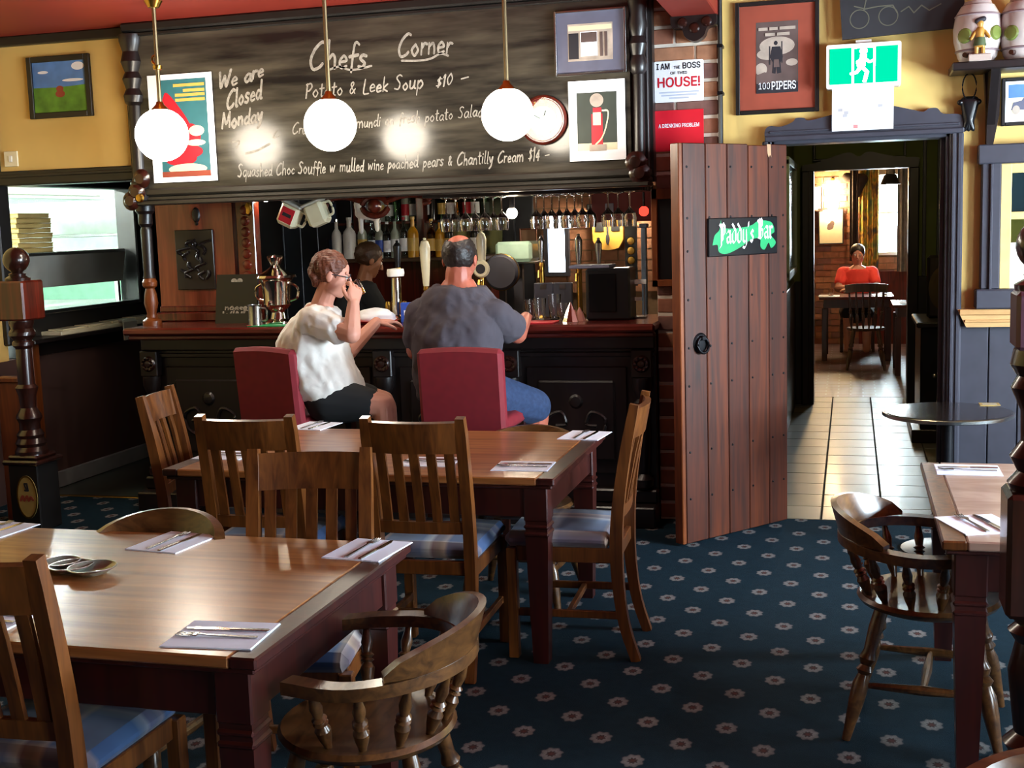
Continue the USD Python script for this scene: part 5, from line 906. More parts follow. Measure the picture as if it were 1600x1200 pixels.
# ------------------------------------------------------------------ slatted dining chairs (facing +y)
def dining_chair(label, loc, rz):
    t = thing('dining_chair', label, 'chair', loc, rz, 'slat-backed dining chairs with plaid seats')
    W = .185
    path = [(-.265, 0), (-.222, .14), (-.2, .3), (-.195, .46), (-.205, .62), (-.235, .82), (-.275, 1.02)]
    pc = smooth_curve([(0, y, z) for y, z in path], 3)
    def by(z): return np.interp(z, [q[1] for q in path], [q[0] for q in path])
    for s in (-1, 1):
        obj('back_post', bar(pc + np.array([s * W, 0, 0]), np.interp(pc[:, 2], [0, .46, .98, 1.02], [.036, .042, .04, .034]), np.interp(pc[:, 2], [0, .46, .9, 1.02], [.036, .05, .04, .034])), M['oak'], t)
        obj('front_leg', box(s * W * 1.1 - .021, s * W * 1.1 + .021, .2, .242, 0, .45, .004), M['oak'], t)
        obj('side_rail', box(s * W * 1.05 - .011, s * W * 1.05 + .011, -.185, .205, .395, .455, .003), M['oak'], t)
        obj('side_stretcher', box(s * W * 1.05 - .01, s * W * 1.05 + .01, -.2, .205, .17, .2, .003), M['oak'], t)
    u = np.linspace(-1, 1, 9)
    def rail(n, z0, z1, bow, th):
        zc = (z0 + z1) / 2
        obj(n, bar([(W * k, by(zc) - bow * (1 - k * k), zc) for k in u], z1 - z0, th, (0, (by(z1) - by(z0)) / (z1 - z0), 1)), M['oak'], t)
    rail('top_rail', .885, 1.005, .03, .024); rail('lower_rail', .565, .612, .012, .022)
    for k in np.linspace(-.72, .72, 5):
        z = np.linspace(.605, .89, 5); obj('slat', bar([(W * k, by(q) - (.012 + .018 * (q - .6) / .29) * (1 - k * k), q) for q in z], .036, .013), M['oak'], t)
    obj('front_rail', box(-W, W, .21, .232, .395, .455, .003), M['oak'], t); obj('back_rail', box(-W, W, -.205, -.182, .40, .455, .003), M['oak'], t); obj('cross_stretcher', box(-W, W, -.01, .012, .172, .196, .003), M['oak'], t)
    c = box(-.215, .215, -.175, .25, .452, .51, .022); c = c.subdivide_to_size(.05); v = np.array(c.vertices); v[:, 2] += np.where(v[:, 2] > .47, .018 * np.cos(v[:, 0] / .215 * 1.4) * np.cos((v[:, 1] - .04) / .22 * 1.3), 0); c.vertices = v
    obj('seat_cushion', c, M['plaid'], t, smooth=50, label='plaid upholstered seat')
    return t
DC = dining_chair('slatted oak chair cut off at the bottom left corner, back to the viewer', (-1.93, 2.56, 0), 0)
dup(DC, (-1.64, 3.35, 0), PI + .18, 'slatted oak chair facing the viewer across the nearest table')
dup(DC, (-1.575, 4.53, 0), .03, 'slatted oak chair with its back to the viewer at the middle table, right of two')
dup(DC, (-2.27, 4.53, 0), .06, 'slatted oak chair with its back to the viewer at the middle table, left of two')
dup(DC, (-2.77, 4.97, 0), -PI/2 + .2, 'slatted oak chair at the left end of the middle table')
dup(DC, (-1.08, 4.80, 0), PI/2 + .04, 'slatted oak chair side on at the right end of the middle table')

# ------------------------------------------------------------------ captain's chairs with turned spindles (facing +y)
def turned(p0, p1, prof, n=12):
    p0, p1 = np.array(p0, float), np.array(p1, float); L = np.linalg.norm(p1 - p0); m = lathe([(r, q * L) for q, r in prof], n)
    d = (p1 - p0) / L; m.apply_transform(trimesh.geometry.align_vectors([0, 0, 1], d)); m.apply_translation(p0); return m
SPN = [(0, 0), (0, .009), (.08, .011), (.2, .017), (.34, .021), (.42, .012), (.45, .02), (.48, .012), (.52, .02), (.56, .012), (.7, .017), (.85, .011), (1, .009), (1, 0)]
LEG = [(0, 0), (0, .014), (.12, .018), (.3, .026), (.42, .028), (.5, .018), (.53, .028), (.57, .018), (.62, .028), (.68, .02), (.85, .024), (1, .02), (1, 0)]
def captain(name, label, loc, rz, mt, seat_mt, arms=True):
    t = thing(name, label, 'chair', loc, rz, 'captain chairs with curved arms' if arms else 'low bow-backed chairs behind the tables')
    s = lathe([(0, .415), (.2, .415), (.235, .43), (.245, .445), (.235, .457), (.19, .455), (.1, .447), (0, .445)], 36, 1.0, .95); obj('seat', s, seat_mt, t, smooth=40)
    def bow(a, r=0.): return np.array([(.275 + r) * math.sin(a), -.02 - (.25 + r) * math.cos(a)])
    A = np.radians(115 if arms else 60); ang = np.linspace(-A, A, 33)
    p = [np.r_[bow(a), .632 + .015 * max(0, math.cos(a))] for a in ang]
    if arms: p = [np.array([p[0][0] * .94, p[0][1] + .045, p[0][2]])] + p + [np.array([p[-1][0] * .94, p[-1][1] + .045, p[-1][2]])]
    obj('arm_bow' if arms else 'back_bow', bar(p, .032, np.full(len(p), .052), (0, 0, 1)), mt, t)
    B = np.radians(68 if arms else 59); an = np.linspace(-B, B, 19); prof = np.cos(an / B * PI / 2) ** .6
    inn, V, F = 0, [], []
    for a, h in zip(an, prof):
        q0, q1, zt = bow(a, .022), bow(a, -.02), .662 + .010 + .088 * h
        q2, q3 = bow(a, .05), bow(a, .03); V += [(*q0, .658), (*q1, .658), (*(q1 + (q3 - q1) * h), zt), (*(q0 + (q2 - q0) * h), zt)]
    for i in range(18):
        for j in range(4):
            a_, b_ = i * 4 + j, i * 4 + (j + 1) % 4; F += [(a_, b_, b_ + 4), (a_, b_ + 4, a_ + 4)]
    F += [(0, 2, 1), (0, 3, 2), (72, 73, 74), (72, 74, 75)]; m = trimesh.Trimesh(np.array(V), np.array(F), process=False); m.fix_normals(); obj('crest', m, mt, t)
    for a in np.radians([-110, -82, -54, -26, 0, 26, 54, 82, 110] if arms else [-54, -36, -18, 0, 18, 36, 54]):
        q = bow(a); obj('spindle', turned((q[0] * .72, q[1] * .74 - .0, .45), (q[0], q[1], .63), SPN), mt, t)
    ft = [(-.23, -.24), (.23, -.24), (-.22, .23), (.22, .23)]; tp = [(-.14, -.14), (.14, -.14), (-.14, .14), (.14, .14)]
    for (fx, fy), (tx, ty) in zip(ft, tp): obj('leg', turned((fx, fy, 0), (tx, ty, .43), LEG), mt, t)
    def mid(i, k=.42): return np.array([ft[i][0] + (tp[i][0] - ft[i][0]) * k, ft[i][1] + (tp[i][1] - ft[i][1]) * k, .43 * k])
    ST = [(0, .009), (.3, .014), (.5, .017), (.7, .014), (1, .009)]
    for i, j in ((0, 2), (1, 3)): obj('stretcher', turned(mid(i), mid(j), ST, 10), mt, t)
    obj('stretcher', turned((mid(0) + mid(2)) / 2, (mid(1) + mid(3)) / 2, ST, 10), mt, t)
    return t
CC = captain('captain_chair', 'brown captain chair at the right end of the nearest table, bottom centre', (-1.21, 2.86, 0), PI/2 + .12, M['windsor'], M['windsor'])
BB = captain('bow_back_chair', 'low bow-backed chair tucked behind the nearest table, only its curved crest showing', (-2.17, 3.27, 0), PI - .05, M['windsor'], M['windsor'], False)
UsdGeom.Xformable(BB).AddScaleOp().Set(Gf.Vec3f(1, 1, 1.075))
UsdGeom.Xformable(dup(BB, (-1.46, 5.36, 0), PI, 'low bow-backed chair on the far side of the middle table, only its crest showing')).GetPrim()
dup(CC, (.255, 4.22, 0), -PI/2 - .12, 'dark captain chair at the left end of the right-hand table')
dup(CC, (.40, 1.985, 0), PI - .1, 'captain chair crest at the bottom right corner')

# ------------------------------------------------------------------ bar stools with backs
def stool(label, loc, rz):
    t = thing('bar_stool', label, 'bar stool', loc, rz, 'red upholstered bar stools')
    b = box(-.225, .225, -.24, -.165, .60, 1.10, .02); b = b.subdivide_to_size(.06); v = np.array(b.vertices); top = v[:, 2] > 1.0; v[:, 2] += np.where(top, .012 * np.cos(v[:, 0] / .225 * PI / 2), 0); v[:, 1] -= (v[:, 2] - .6) * .08; b.vertices = v
    obj('backrest', b, M['red_leather'], t, smooth=50); obj('seat', box(-.22, .22, -.19, .23, .66, .745, .025), M['red_leather'], t, smooth=50)
    for sx_ in (-1, 1):
        for y in (-.17, .19): obj('leg', bar([(sx_ * .19, y, .67), (sx_ * .2, y * 1.12, .3), (sx_ * .205, y * 1.2, 0)], [.042, .036, .03], [.042, .036, .03]), M['darkpost'], t)
        obj('side_rail', box(sx_ * .2 - .01, sx_ * .2 + .01, -.17, .19, .3, .33, .003), M['darkpost'], t)
    for y in (.205, -.185): obj('foot_rail', box(-.2, .2, y - .012, y + .012, .24, .27, .003), M['darkpost'], t)
    return t
WR = -.33; q = at(424, 600, 5.98); WS = (q[0] + .21 * math.sin(-WR), q[1] + .21 * math.cos(WR)); MS = (-1.90, 6.14)
ST_ = stool('red upholstered bar stool under the man in grey', (MS[0], MS[1], 0), 0.)
dup(ST_, (WS[0], WS[1], 0), WR, 'red upholstered bar stool turned sideways under the woman in white')

# ------------------------------------------------------------------ place settings
g = G(); nap = None
FK = [cat_([bar([(0, -.1, .002), (0, .02, .004), (0, .05, .006)], [.012, .006, .008], .003, (1, 0, 0)), box(-.012, .012, .05, .062, .003, .007, .002)] + [bar([(x, .06, .005), (x, .085, .003), (x, .105, .006)], .003, .003, (1, 0, 0)) for x in (-.0105, -.0035, .0035, .0105)])]
KN = [cat_([box(-.007, .007, -.11, -.01, 0, .005, .002)]), flat([(-.006, -.012), (.006, -.012), (.011, .02), (.01, .08), (.003, .105), (-.006, .1)], .001, .0032)]
sN = sF = sK = None
def setting(px, py, ang, where, w=.19, d=.23):
    global sN, sF, sK
    c = atz(px, py, TH); ca, sa = math.cos(ang), math.sin(ang)
    def off(x, y): return (c[0] + x * ca - y * sa, c[1] + x * sa + y * ca)
    L = lambda k: {'napkin': 'folded white paper napkin ', 'fork': 'steel fork ', 'knife': 'steel table knife '}[k] + where
    if sN is None:
        sN = thing('napkin', L('napkin'), 'napkin', (c[0], c[1], TH), ang, 'paper napkins on the tables'); obj('sheet', box(-.095, .095, -.115, .115, 0, .0015), M['napkin'], sN, smooth=False); obj('fold', box(-.095, .094, -.113, .113, .0018, .0035), M['napkin'], sN, smooth=False)
        x, y = off(-.02, 0); sF = thing('fork', L('fork'), 'fork', (x, y, TH + .0037), ang, 'forks on the napkins'); obj('tines', FK, M['steel'], sF)
        x, y = off(.03, 0); sK = thing('knife', L('knife'), 'knife', (x, y, TH + .0037), ang, 'knives on the napkins'); obj('handle', KN[0], M['steel'], sK); obj('blade', KN[1], M['silver'], sK, smooth=False)
    else:
        dup(sN, (c[0], c[1], TH), ang, L('napkin')); x, y = off(-.02, 0); dup(sF, (x, y, TH + .0037), ang, L('fork')); x, y = off(.03, 0); dup(sK, (x, y, TH + .0037), ang, L('knife'))
setting(271, 848, -.12, 'at the far side of the nearest table behind the glass dishes')
setting(575, 860, -.1, 'at the far right corner of the nearest table')
setting(346, 993, PI / 2 + .08, 'at the near right corner of the nearest table')
setting(-10, 830, -.1, 'at the far left edge of the nearest table')
setting(-22, 968, PI / 2, 'at the left edge of the nearest table behind the corner chair')
setting(492, 666, -.1, 'on the far side of the middle table beside the woman')
setting(818, 729, PI / 2 + .05, 'near the right front corner of the middle table')
setting(914, 681, -.1, 'at the far right corner of the middle table')
setting(352, 712, PI / 2, 'at the left end of the middle table behind the chair slats')
setting(672, 722, PI / 2 + .03, 'in the middle of the near edge of the middle table')
setting(1512, 735, PI / 2, 'at the far side of the right-hand table')
setting(1530, 820, .35, 'at the near left corner of the right-hand table')
for k, (px, py, r, lb) in enumerate(((112, 892, .062, 'left-hand one'), (145, 897, .068, 'right-hand one'), (96, 886, .055, 'smallest, behind'))):
    c = atz(px, py, TH); t = thing('glass_dish', 'low grey green glass dish on the nearest table, ' + lb, 'dish', (c[0], c[1], TH + .004 * (k == 1)), group='glass dishes on the nearest table')
    obj('bowl', lathe([(0, 0), (r * .6, 0), (r, .016), (r * .97, .019), (r * .58, .005), (0, .005)], 28), simple('grey_glass_%d' % k, '#7d8478', .12, coat=.6), t); obj('rim', tube([(r * math.cos(a), r * math.sin(a), .0185) for a in np.linspace(0, 2*PI, 29)[:-1]], .0022, 6, True), M['steel'], t)

# ------------------------------------------------------------------ newel posts, round table, corridor furniture
def newel(loc, label, badge):
    t = thing('newel_post', label, 'post', loc)
    z0 = .4 if badge else .0
    if badge:
        bb_ = obj('base_box', box(-.1, .1, -.1, .1, 0, .40, .006), M['black'], t); obj('base_cap', [box(-.125, .125, -.125, .125, .4, .43, .01), box(-.1, .1, -.1, .1, .43, .455, .01)], M['darkpost'], t)
    else:
        obj('foot', [box(-.1, .1, -.1, .1, 0, .22, .008)], M['darkpost'], t)
    P_ = ([(0, .455), (.095, .455), (.095, .475), (.08, .5), (.09, .52), (.075, .55), (.08, .57), (.06, .6), (.06, .64), (.075, .67), (.07, .69), (.045, .73), (.05, .80), (.065, .85), (.048, .87), (.044, 1.08), (.06, 1.1), (.06, 1.12), (.05, 1.13), (.075, 1.16), (.075, 1.18), (.06, 1.2), (.07, 1.23), (.07, 1.25), (0, 1.25)] if badge else
          [(0, .22), (.075, .22), (.085, .24), (.06, .27), (.078, .30), (.05, .33), (.06, .42), (.068, .5), (.05, .58), (.07, .61), (.05, .63), (.075, .66), (0, .66)])
    obj('lower_turning', lathe(P_, 22), M['darkpost'], t)
    if badge:
        obj('block', box(-.1, .1, -.1, .1, 1.25, 1.48, .01), M['mahog'], t); b0 = 1.48
    else:
        obj('lower_block', box(-.085, .085, -.085, .085, .66, .99, .012), M['darkpost'], t)
        obj('mid_turning', lathe([(0, .99), (.07, .99), (.08, 1.01), (.055, 1.04), (.075, 1.08), (.048, 1.12), (.05, 1.2), (.075, 1.26), (.06, 1.29), (.078, 1.32), (.07, 1.36), (0, 1.36)], 22), M['darkpost'], t)
        obj('upper_block', box(-.072, .072, -.072, .072, 1.36, 1.51, .01), simple('mauve_block', '#6d4c5c', .3, coat=.4), t); b0 = 1.51
    q = .07 if not badge else .075
    obj('ball_finial', lathe([(0, b0), (.07, b0), (.072, b0 + .015), (.045, b0 + .03), (.05, b0 + .04), (.03, b0 + .048)] + [(q * math.sin(a), b0 + .045 + q - q * math.cos(a)) for a in np.linspace(.5, PI, 12)], 22), M['darkpost'], t)
    if badge:
        obj('badge', prism(ell(.02, .21, .07, .13), -.104, -.1001), simple('badge_cream', '#b09a58', .5), bb_, label='oval cream and gold badge'); obj('badge_ring', prism(ell(.02, .21, .07, .13).difference(ell(.02, .21, .062, .12)), -.1065, -.104), M['brass'], bb_); obj('badge_script', prism(LineString(smooth_curve([(-.025, .19), (-.01, .215), (0, .19), (.02, .215), (.03, .19), (.045, .21), (.06, .195)], 5)).buffer(.007), -.1065, -.104), M['rust'], bb_); obj('badge_harp', prism(LineString([(.01, .25), (.03, .25), (.025, .29), (.008, .29), (.02, .25)]).buffer(.005), -.1065, -.104), M['ink'], bb_)
    return t
newel((-4.70, 6.22, 0), 'dark turned newel post with oval badge on its base, far left', True)
newel((.475, 3.40, 0), 'dark turned newel post with ball finial at the right edge', False)
sc_ = thing('timber_upright', 'orange brown timber upright at the far left edge behind the newel post', 'post', (-4.98, 6.3, 0)); obj('board', box(-5.02, -4.86, 6.36, 6.42, 0, .86, .006), M['orange'], sc_, w=True); obj('capping', box(-5.03, -4.85, 6.34, 6.44, .86, .89, .006), M['orange'], sc_, w=True)
rt = thing('round_pub_table', 'round black pedestal table with glossy top by the doorway', 'table', (.47, 6.48, 0))
obj('tabletop', lathe([(0, .695), (.3, .695), (.31, .703), (.31, .715), (.3, .72), (0, .72)], 44), simple('black_gloss_top', '#241c18', .12, coat=.6), rt); obj('metal_edge', lathe([(.309, .697), (.316, .7), (.316, .714), (.309, .717)], 44), M['steel'], rt)
obj('pedestal', lathe([(0, .03), (.05, .03), (.035, .06), (.03, .1), (.03, .66), (.07, .68), (.07, .695), (0, .695)], 20), M['iron'], rt); obj('foot', lathe([(0, 0), (.22, 0), (.22, .01), (.06, .035), (0, .035)], 32), M['iron'], rt)
c = atz(1546, 632, .72); bm = thing('beer_mat', 'pale beer mat on the round black table', 'beer mat', (c[0], c[1], .7202)); obj('card', box(-.05, .05, -.045, .045, 0, .003, .001), M['carton'], bm); obj('print', box(-.035, .035, -.03, .03, .003, .0034), M['cream'], bm, smooth=False)
cbx = thing('black_cabinet', 'black cabinet with gilt shield panel in the corridor right side', 'cabinet', (.83, 9.9, 0))
obj('carcass', box(.5, 1.08, 9.6, 10.4, 0, .86, .01), M['plastic_black'], cbx, w=True); obj('worktop', box(.47, 1.09, 9.57, 10.43, .86, .9, .008), M['blackwood'], cbx, w=True); obj('screen', box(.56, 1.05, 9.95, 10.0, .9, 1.38, .02), M['blackwood'], cbx, w=True)
obj('shield_panel', [T(lathe([(0, .012), (.1, .008), (.15, 0)], 24, 1, 1.25), (.72, 9.95, 1.13), rx=PI/2)], simple('dull_gilt', '#4a3c22', .35, .6), cbx, w=True); obj('knob', sph(.02, (.60, 9.59, .50), n=12), M['steel'], cbx, smooth=True, w=True); obj('plinth', box(.44, 1.08, 9.55, 10.42, 0, .1, .006), M['blackwood'], cbx, w=True)
# far room
def far_table(label, x0, x1, y0, y1):
    t = thing('far_table', label, 'table', ((x0+x1)/2, (y0+y1)/2, 0)); obj('tabletop', box(x0, x1, y0, y1, .72, .75, .004), M['mahog_x'], t, w=True); obj('apron', box(x0 + .05, x1 - .05, y0 + .05, y1 - .05, .62, .72), M['tableleg'], t, w=True, smooth=False)
    for x in (x0 + .06, x1 - .06):
        for y in (y0 + .06, y1 - .06): obj('leg', box(x - .03, x + .03, y - .03, y + .03, 0, .62, .004), M['tableleg'], t, w=True)
far_table('small dark table in front of the woman in coral in the far room', -.36, .48, 14.9, 15.75)
far_table('dark table with bright papers at the right of the far room', .42, 1.2, 13.5, 14.3)
for k, (x, y, z, lb) in enumerate(((-.25, 15.15, .75, 'left of the far seated woman'), (.36, 15.2, .75, 'right of the far seated woman'), (.62, 13.8, .75, 'on the nearer far-room table'))):
    t = thing('place_mat', 'bright paper place mat ' + lb, 'place mat', (x, y, z)); obj('sheet', box(-.12, .12, -.17, .17, 0, .002), M['paper'], t, smooth=False); obj('fold', box(-.12, .0, -.17, .17, .002, .005), M['paper'], t, smooth=False)
    if k < 2:
        t = thing('wine_glass', 'small clear glass on the place mat ' + lb, 'wine glass', (x + .02, y, z + .005)); obj('bowl', glass_mesh(.025, .035, .09), M['glass'], t); obj('foot', lathe([(0, 0), (.03, 0), (.03, .004), (0, .004)], 14), M['glass'], t)
ck_ = thing('spindle_chair', 'dark spindle-back chair in the far room, back to the viewer', 'chair', (.16, 14.2, 0))
obj('seat', lathe([(0, .43), (.2, .43), (.21, .445), (.2, .46), (0, .455)], 24), M['windsor_d'], ck_); obj('crest_rail', bar([(-.22, -.27, .9), (-.1, -.3, .915), (.1, -.3, .915), (.22, -.27, .9)], .09, .025, (0, 0, 1)), M['windsor_d'], ck_)
for k in range(6): x = -.18 + k * .072; obj('spindle', turned((x * .85, -.17, .45), (x, -.285, .87), SPN, 8), M['windsor_d'], ck_)
for fx, fy in ((-.2, -.2), (.2, -.2), (-.19, .2), (.19, .2)): obj('leg', turned((fx, fy, 0), (fx * .65, fy * .7, .44), LEG, 10), M['windsor_d'], ck_)
cu = thing('curtain', 'patterned yellow and green curtain left of the far window', 'curtain', (.16, 16.8, 1.0)); xs_ = np.linspace(.06, .35, 30)
def drape(x0, x1, z0, z1, y, folds, name, lb, mt, par):
    xs = np.linspace(x0, x1, folds * 6 + 1); f = y + .02 * np.sin(np.arange(len(xs)) * PI / 3); poly = Polygon(list(zip(xs, f - .004)) + list(zip(xs[::-1], f[::-1] + .004)))
    obj(name, flat(poly, z0, z1), mt, par, w=True, smooth=40)
g = G(); n = noise(g, 9., (1, 1, .6), 2.); cm = g.done('patterned_curtain', g('principled_bsdf', 'BSDF', base_color=g('rgb_ramp', 'color', fac=n, ramp=[(.3, lin('#3c5a48')), (.45, lin('#8a8a3c')), (.52, lin('#c89a3c')), (.6, lin('#7a5a30')), (.7, lin('#3c4a50'))]), roughness=.9))
drape(.10, .34, .95, 2.3, 16.8, 4, 'cloth', '', cm, cu); obj('rail', tube([(-.05, 16.78, 2.31), (1.0, 16.78, 2.31)], .015, 8), M['brass'], cu, w=True)
cu2 = thing('grey_curtain', 'grey curtain at the right of the far window', 'curtain', (.7, 16.8, 1.0)); drape(.57, .85, .95, 2.3, 16.74, 4, 'cloth', '', simple('grey_cloth', '#6a6660', .9, var=.3, scale=12), cu2); obj('ring', [tube([(.6 + i * .08, 16.74 + .02 * math.cos(a), 2.31 + .02 * math.sin(a)) for a in np.linspace(0, 2*PI, 10)[:-1]], .004, 5, True) for i in range(3)], M['brass'], cu2, w=True, kind='stuff')
dc_ = thing('dark_drape', 'dark hanging drape left of the patterned curtain in the far room', 'drape', (.0, 16.8, 1.3)); drape(-.02, .085, 1.1, 2.3, 16.72, 2, 'cloth', '', simple('dark_cloth', '#2a1d18', .9), dc_); obj('swag', skin(uni([hull(((-.06, 16.78, 2.18), .06), ((.14, 16.78, 2.15), .07)), hull(((.14, 16.78, 2.15), .06), ((.06, 16.78, 1.95), .05))]), .03, 4), simple('dark_swag', '#2c1f1a', .9), dc_, w=True)
wl_ = thing('wall_lantern', 'glowing lamp high on the far brick wall at the left', 'lamp', (-.24, 16.75, 2.0)); obj('shade', lathe([(.055, 1.78), (.07, 1.8), (.085, 2.12), (.075, 2.14), (.06, 2.12), (.05, 1.8)], 20, cen=(-.235, 16.74, 0)), M['lampshade'], wl_, w=True); obj('bracket', box(-.255, -.215, 16.74, 16.88, 2.14, 2.18, .004), M['brass'], wl_, w=True); obj('bulb', sph(.04, (-.235, 16.74, 1.95), n=14), M['bulb'], wl_, smooth=True, w=True)
framed('far_print', 'cream framed print with a grey flower on the far brick wall', 'picture', (1279, 326, 1318, 381), 16.86, .014, M['ink'], [('sheet', full, M['cream']), ('printed_flower', unary_union([ell(.48, .5, .14, .1), ell(.55, .58, .1, .08), ell(.42, .45, .1, .06)]), M['sepia'])])
framed('far_notice', 'small bright framed notice at the left of the far brick wall', 'picture', (1268, 290, 1286, 330), 16.86, .02, M['sepia'], [('sheet', full, M['cream']), ('printed_line', rc(.2, .8, .45, .55), M['sepia_l'])])
lg = thing('lantern_pendant', 'dark pendant lantern with grey cap before the far window', 'lamp', (at(1391, 280, 15.5)[0], 15.5, at(1391, 280, 15.5)[2])); obj('shade', lathe([(.12, -.06), (.11, -.05), (.07, .05), (.03, .07), (0, .07), ], 20), M['iron'], lg); obj('cap', lathe([(0, .06), (.06, .06), (.05, .12), (.015, .14), (0, .14)], 16), M['steel'], lg); obj('chain', tube([(0, 0, .13), (0, 0, 2.6 - at(1391, 280, 15.5)[2])], .006, 6), M['iron'], lg)

cl_ = thing('added_corridor_lamp', 'added unseen ceiling lamp brightening the corridor, hidden behind the door head', 'lamp', (.3, 8.6, 2.66)); obj('shade', lathe([(0, -.06), (.08, -.05), (.1, 0), (.09, .03), (0, .03)], 24), emit('added_corridor_glow', '#ffe2b0', 75.), cl_); obj('ceiling_plate', lathe([(0, .03), (.11, .03), (.11, .06), (0, .06)], 24), M['white'], cl_)  # unseen lamp added to lift the dim corridor walls
obj('bulb', sph(.045, (0, 0, -.03), n=14), emit('added_lantern_bulb', '#ffe0b4', 1100.), lg, smooth=True)  # bulb added inside the lantern to brighten the far room
# ------------------------------------------------------------------ people
V3 = lambda *a: np.array(a, float)
def rotm(yaw, pitch=0., roll=0.):
    """local x right, y front, z up -> world; yaw from +y towards -x, pitch nods down"""
    return (trimesh.transformations.euler_matrix(-pitch, roll, 0, 'sxyz'), trimesh.transformations.rotation_matrix(yaw, [0, 0, 1]))
def place(m, c, R, s=1.):
    A = R[1] @ R[0]; A = A.copy(); A[:3, :3] *= s; A[:3, 3] = c
    return m.transform(A[:3, :]) if hasattr(m, 'to_mesh') else T_apply(m, A)
def T_apply(m, A): m = m.copy(); m.apply_transform(A); return m
def head_m(wide=1.):
    p = [sph(.1, (0, -.012, .035), (.76 * wide, .96, .9), 28), hull(((0, .052, .05), .036), ((.038 * wide, .045, -.01), .032), ((-.038 * wide, .045, -.01), .032), ((0, .06, -.088), .022), ((.045 * wide, .0, -.065), .025), ((-.045 * wide, .0, -.065), .025)),
         hull(((0, .088, .02), .008), ((0, .108, -.024), .012)), hull(((-.012, .094, -.028), .009), ((.012, .094, -.028), .009)), sph(.01, (0, .082, -.052), (2.3, .8, .55), 12), sph(.01, (0, .081, -.064), (2.1, .9, .6), 12), hull(((-.04, .075, .028), .008), ((.04, .075, .028), .008))]
    for s in (-1, 1): p.append(sph(.03, (s * .079 * wide, -.008, -.002), (.32, .62, 1.05), 12))
    return uni(p)
def eyes(par, c, R, s=1.):
    for k in (-1, 1):
        w = tri(sph(.0125, (k * .031, .077, .008), n=12)); d = tri(sph(.006, (k * .031, .086, .008), n=10))
        e = obj('eye', place(w, c, R, s), M['lens'], par, smooth=True, w=True); 
        obj('pupil', place(d, c, R, s), M['ink'], par, smooth=True, w=True)
def hand_m(wr, d, nrm, curl=.5, side=1, s=1.):
    """palm and five fingers; d: wrist to fingers, nrm: out of the back of the hand, thumb on side"""
    d = d / np.linalg.norm(d); nrm = nrm - d * (nrm @ d); nrm /= np.linalg.norm(nrm); t = np.cross(d, nrm) * side
    P_ = lambda a, b, c: tuple(wr + s * (d * a + t * b + nrm * c))
    ms = [hull((P_(.0, -.012, 0), .019 * s), (P_(0, .012, 0), .019 * s), (P_(.085, -.03, 0), .012 * s), (P_(.085, .03, 0), .012 * s), (P_(.05, .034, -.004), .013 * s))]
    for b, L in ((.031, .072), (.011, .08), (-.011, .075), (-.03, .058)):
        p, q = V3(.085, b, 0), curl * .6; pts = [p]; a = 0
        for k, f in enumerate((.45, .32, .25)):
            a += q * (1.0 if k else .8); p = p + L * f * V3(math.cos(a), 0, -math.sin(a)); pts.append(p)
        ms += chain([P_(*q_) for q_ in pts], [.0095 * s, .009 * s, .0082 * s, .007 * s])
    ms += chain([P_(.02, .03, -.006), P_(.05, .052, -.018), P_(.078, .055, -.032), P_(.098, .047, -.042)], [.014 * s, .0115 * s, .010 * s, .008 * s])
    return ms
def ring(c, rx, ry, u, v, n=16):
    a = np.arange(n) * 2 * PI / n; return np.array(c) + np.outer(np.cos(a), u) * rx + np.outer(np.sin(a), v) * ry
def loft(rs): return [MF.hull_points(np.vstack([rs[i], rs[i+1]])) for i in range(len(rs) - 1)]

def rumple(m, amp, f=(9, 9, 5)):
    v = np.array(m.vertices); amp = amp; v4 = v + 50.; n = np.asarray(meshkit.fbm(v4 * np.array(f))) * 2 - 1; n2 = np.asarray(meshkit.fbm(v4 * np.array(f) * 2.3 + 7)) * 2 - 1
    m.vertices = v + m.vertex_normals * (amp * (.12 + 1.6 * n + .8 * n2))[:, None]; return m
# --- woman in white, seated sideways, drinking
Y0 = 6.12
fw = V3(.93, .36, 0); fw /= np.linalg.norm(fw); rt_ = V3(fw[1], -fw[0], 0)   # front, her right (towards the room)
up = V3(0, 0, 1)
hipc = at(515, 630, Y0); hipc = V3(hipc[0], Y0, .84); nk_ = at(500, 474, Y0)
w_ = thing('person', 'seated woman in a white T-shirt and black shorts lifting a drink to her mouth', 'person', (hipc[0], hipc[1], .0), group=None)
def spine(f): return hipc * (1 - f) + nk_ * f + fw * (-.06 * math.sin(f * PI))
tors = [ring(spine(f), a, b, rt_, fw) for f, a, b in ((-.06, .19, .17), (.12, .215, .195), (.35, .205, .2), (.6, .195, .165), (.8, .185, .125), (.93, .13, .09), (1.0, .07, .065))]
hc = at(518, 431, Y0 - .01); R = rotm(math.atan2(-fw[0], fw[1]) , .22)
shR, shL = spine(.83) + rt_ * .175, spine(.83) - rt_ * .175
elR = at(549, 522, 5.86); wrR = at(552, 475, 5.93); elL = shL + fw * .16 + up * -.2; wrL = V3(*(elL + fw * .16 - rt_ * .14)[:2], 1.19)
knR, knL = at(600, 634, 6.02), at(598, 628, 6.28)
hR, hL = hipc + rt_ * .10 - up * .02, hipc - rt_ * .10 - up * .02
ftR, ftL = V3(knR[0] + .02, knR[1] + .02, .36), V3(knL[0] + .02, knL[1] + .04, .36)
neck = [hull((tuple(nk_ - up * .03), .062), (tuple(hc - up * .055 - fw * .02), .056))]
arm = chain([shR, elR, wrR], [.062, .05, .032]) + chain([shL, elL, wrL], [.062, .05, .032])
leg = chain([hR, knR, ftR], [.115, .066, .045]) + chain([hL, knL, ftL], [.115, .066, .045]) + chain([ftR, ftR + fw * .16 - up * .03], [.042, .028]) + chain([ftL, ftL + fw * .16 - up * .03], [.042, .028])
